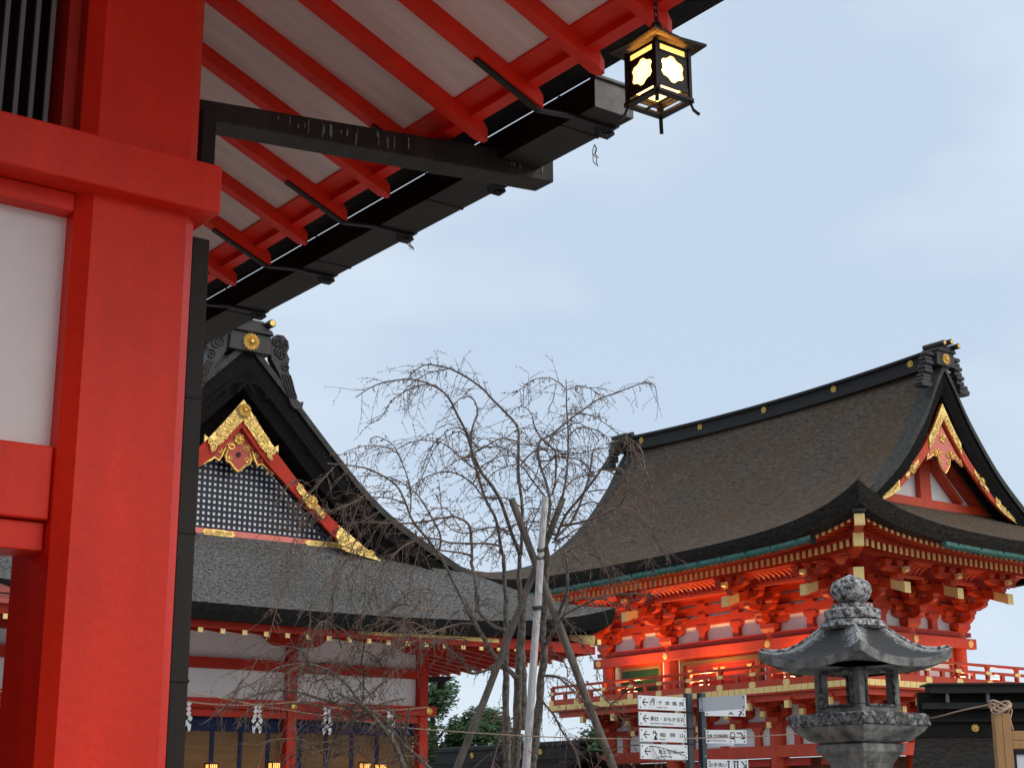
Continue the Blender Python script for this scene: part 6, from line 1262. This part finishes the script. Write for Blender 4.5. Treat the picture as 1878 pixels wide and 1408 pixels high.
# ------------------------------------------------------------------ wooden notice frame and its rope
nb = thing('notice_frame', (7.75, 5.72, 0), 'new cedar notice frame with a white panel at the right edge', 'notice board')
u = Vector((.806, -.592, 0)); w0 = Vector((7.664, 5.753, 0)); dn = Vector((-.592, -.806, 0))
def nbx(m, s0, s1, o0, o1, z0, z1): m.hexa([tuple(w0 + u*s_ + dn*o_ + Vector((0, 0, z_))) for z_ in (z0, z1) for s_, o_ in ((s0, o0), (s1, o0), (s1, o1), (s0, o1))])
m = MB(); nbx(m, 0, .043, -.03, .03, 0, 2.135); nbx(m, .045, .094, -.03, .028, 0, 2.132); m.build('post', wood_n, nb, bevel=.003)
m = MB(); nbx(m, .096, 1.1, -.02, .02, 1.984, 2.035); nbx(m, .096, 1.1, -.02, .021, 1.936, 1.982); m.build('crossbar', wood_n, nb, bevel=.003)
m = MB(); nbx(m, .115, 1.1, -.012, .0, 1.2, 1.905); pn = m.build('panel', sign_w, nb)
m = MB(); nbx(m, .10, .114, -.014, .012, 1.2, 1.925); nbx(m, .10, 1.1, -.014, .012, 1.906, 1.925); m.build('panel_frame', ink, nb)
m = MB()
RP = [(5.3, 12.6, 2.72), (5.69, 12.25, 2.585), (6.2, 11.9, 2.46), (6.99, 11.36, 2.315), (7.32, 11.1, 2.262), (8.02, 10.12, 2.175), (8.62, 9.27, 2.152), (8.9, 8.4, 2.16), (8.62, 7.1, 2.185), (8.1, 6.3, 2.195), (7.70, 5.69, 2.2)]
S_ = smooth_run([int(round(v*1000)) for p in RP for v in (p + (.004,))], 6); m.tube([q[0] for q in S_], .0042, 6)
for k in range(4): m.tube([w0 + u*(.047 + (.052 + .004*k)*math.cos(t_)) + dn*(.045*math.sin(t_)) + Vector((0, 0, 2.15 + .012*k + .02*math.sin(2*t_ + k))) for t_ in [2*math.pi*j/16 for j in range(17)]], .0055, 5, caps=False)
m.tube([w0 + u*.09 + Vector((0, 0, 2.2)), w0 + u*.115 + Vector((0, 0, 2.15)), w0 + u*.10 + Vector((0, 0, 2.1)), w0 + u*.112 + Vector((0, 0, 2.04))], .004, 5)
tag(m.build('barrier_rope', rope_m), 'long thin straw-coloured rope from the notice frame post past the signs to the hall', 'rope')

# ------------------------------------------------------------------ evergreens beyond the corridor
def evergreen(x, y, z0, z1, rad, seed, label):
    r_ = random.Random(seed); t = thing('evergreen_tree', (x, y, 0), label, 'tree', 'evergreens beyond the corridor')
    m = MB(); cl = []
    m.tube([(x, y, 0), (x + .2, y, z1*.45), (x, y + .1, z1*.85)], [.4, .3, .08], 8)
    for i in range(46):
        an = r_.uniform(0, 6.283); hh = r_.random(); zz = z0 + (z1 - z0)*hh; q = rad*(math.sin(math.pi*(.12 + .80*hh)))*r_.uniform(.35, 1)
        c = Vector((x + q*math.cos(an), y + q*math.sin(an), zz)); cl.append((c, r_.uniform(.45, .85)))
        m.tube([(x, y, max(zz - q*.6, z0*.6)), tuple((c + Vector((x, y, zz - q*.3)))/2), tuple(c)], [.09, .05, .015], 5)
    m.build('trunk', bark_e, t)
    m = MB()
    for c, q in cl:
        for i in range(int(330*q)):
            d_ = Vector((r_.gauss(0, 1), r_.gauss(0, 1), r_.gauss(0, .8))).normalized()*q*r_.random()**.4; p = c + d_
            a_ = Vector((r_.gauss(0, 1), r_.gauss(0, 1), r_.gauss(0, .7))).normalized(); b_ = a_.orthogonal().normalized(); L_ = r_.uniform(.07, .15)
            m.add([p - a_*L_, p + b_*L_*.45, p + a_*L_, p - b_*L_*.45], [(0, 1, 2, 3)])
    m.build('crown', leaf, t)
evergreen(41.2, 62.0, 2.6, 7.3, 2.0, 3, 'dark evergreen between the hall post and the leaning prop, the taller one')
evergreen(43.2, 60.6, 2.4, 5.9, 2.1, 5, 'dark evergreen behind the cherry stems, the shorter one beside the leaning prop')
evergreen(45.6, 55.0, 2.0, 4.9, 1.6, 8, 'low evergreen left of the gate balcony over the black corridor roof')
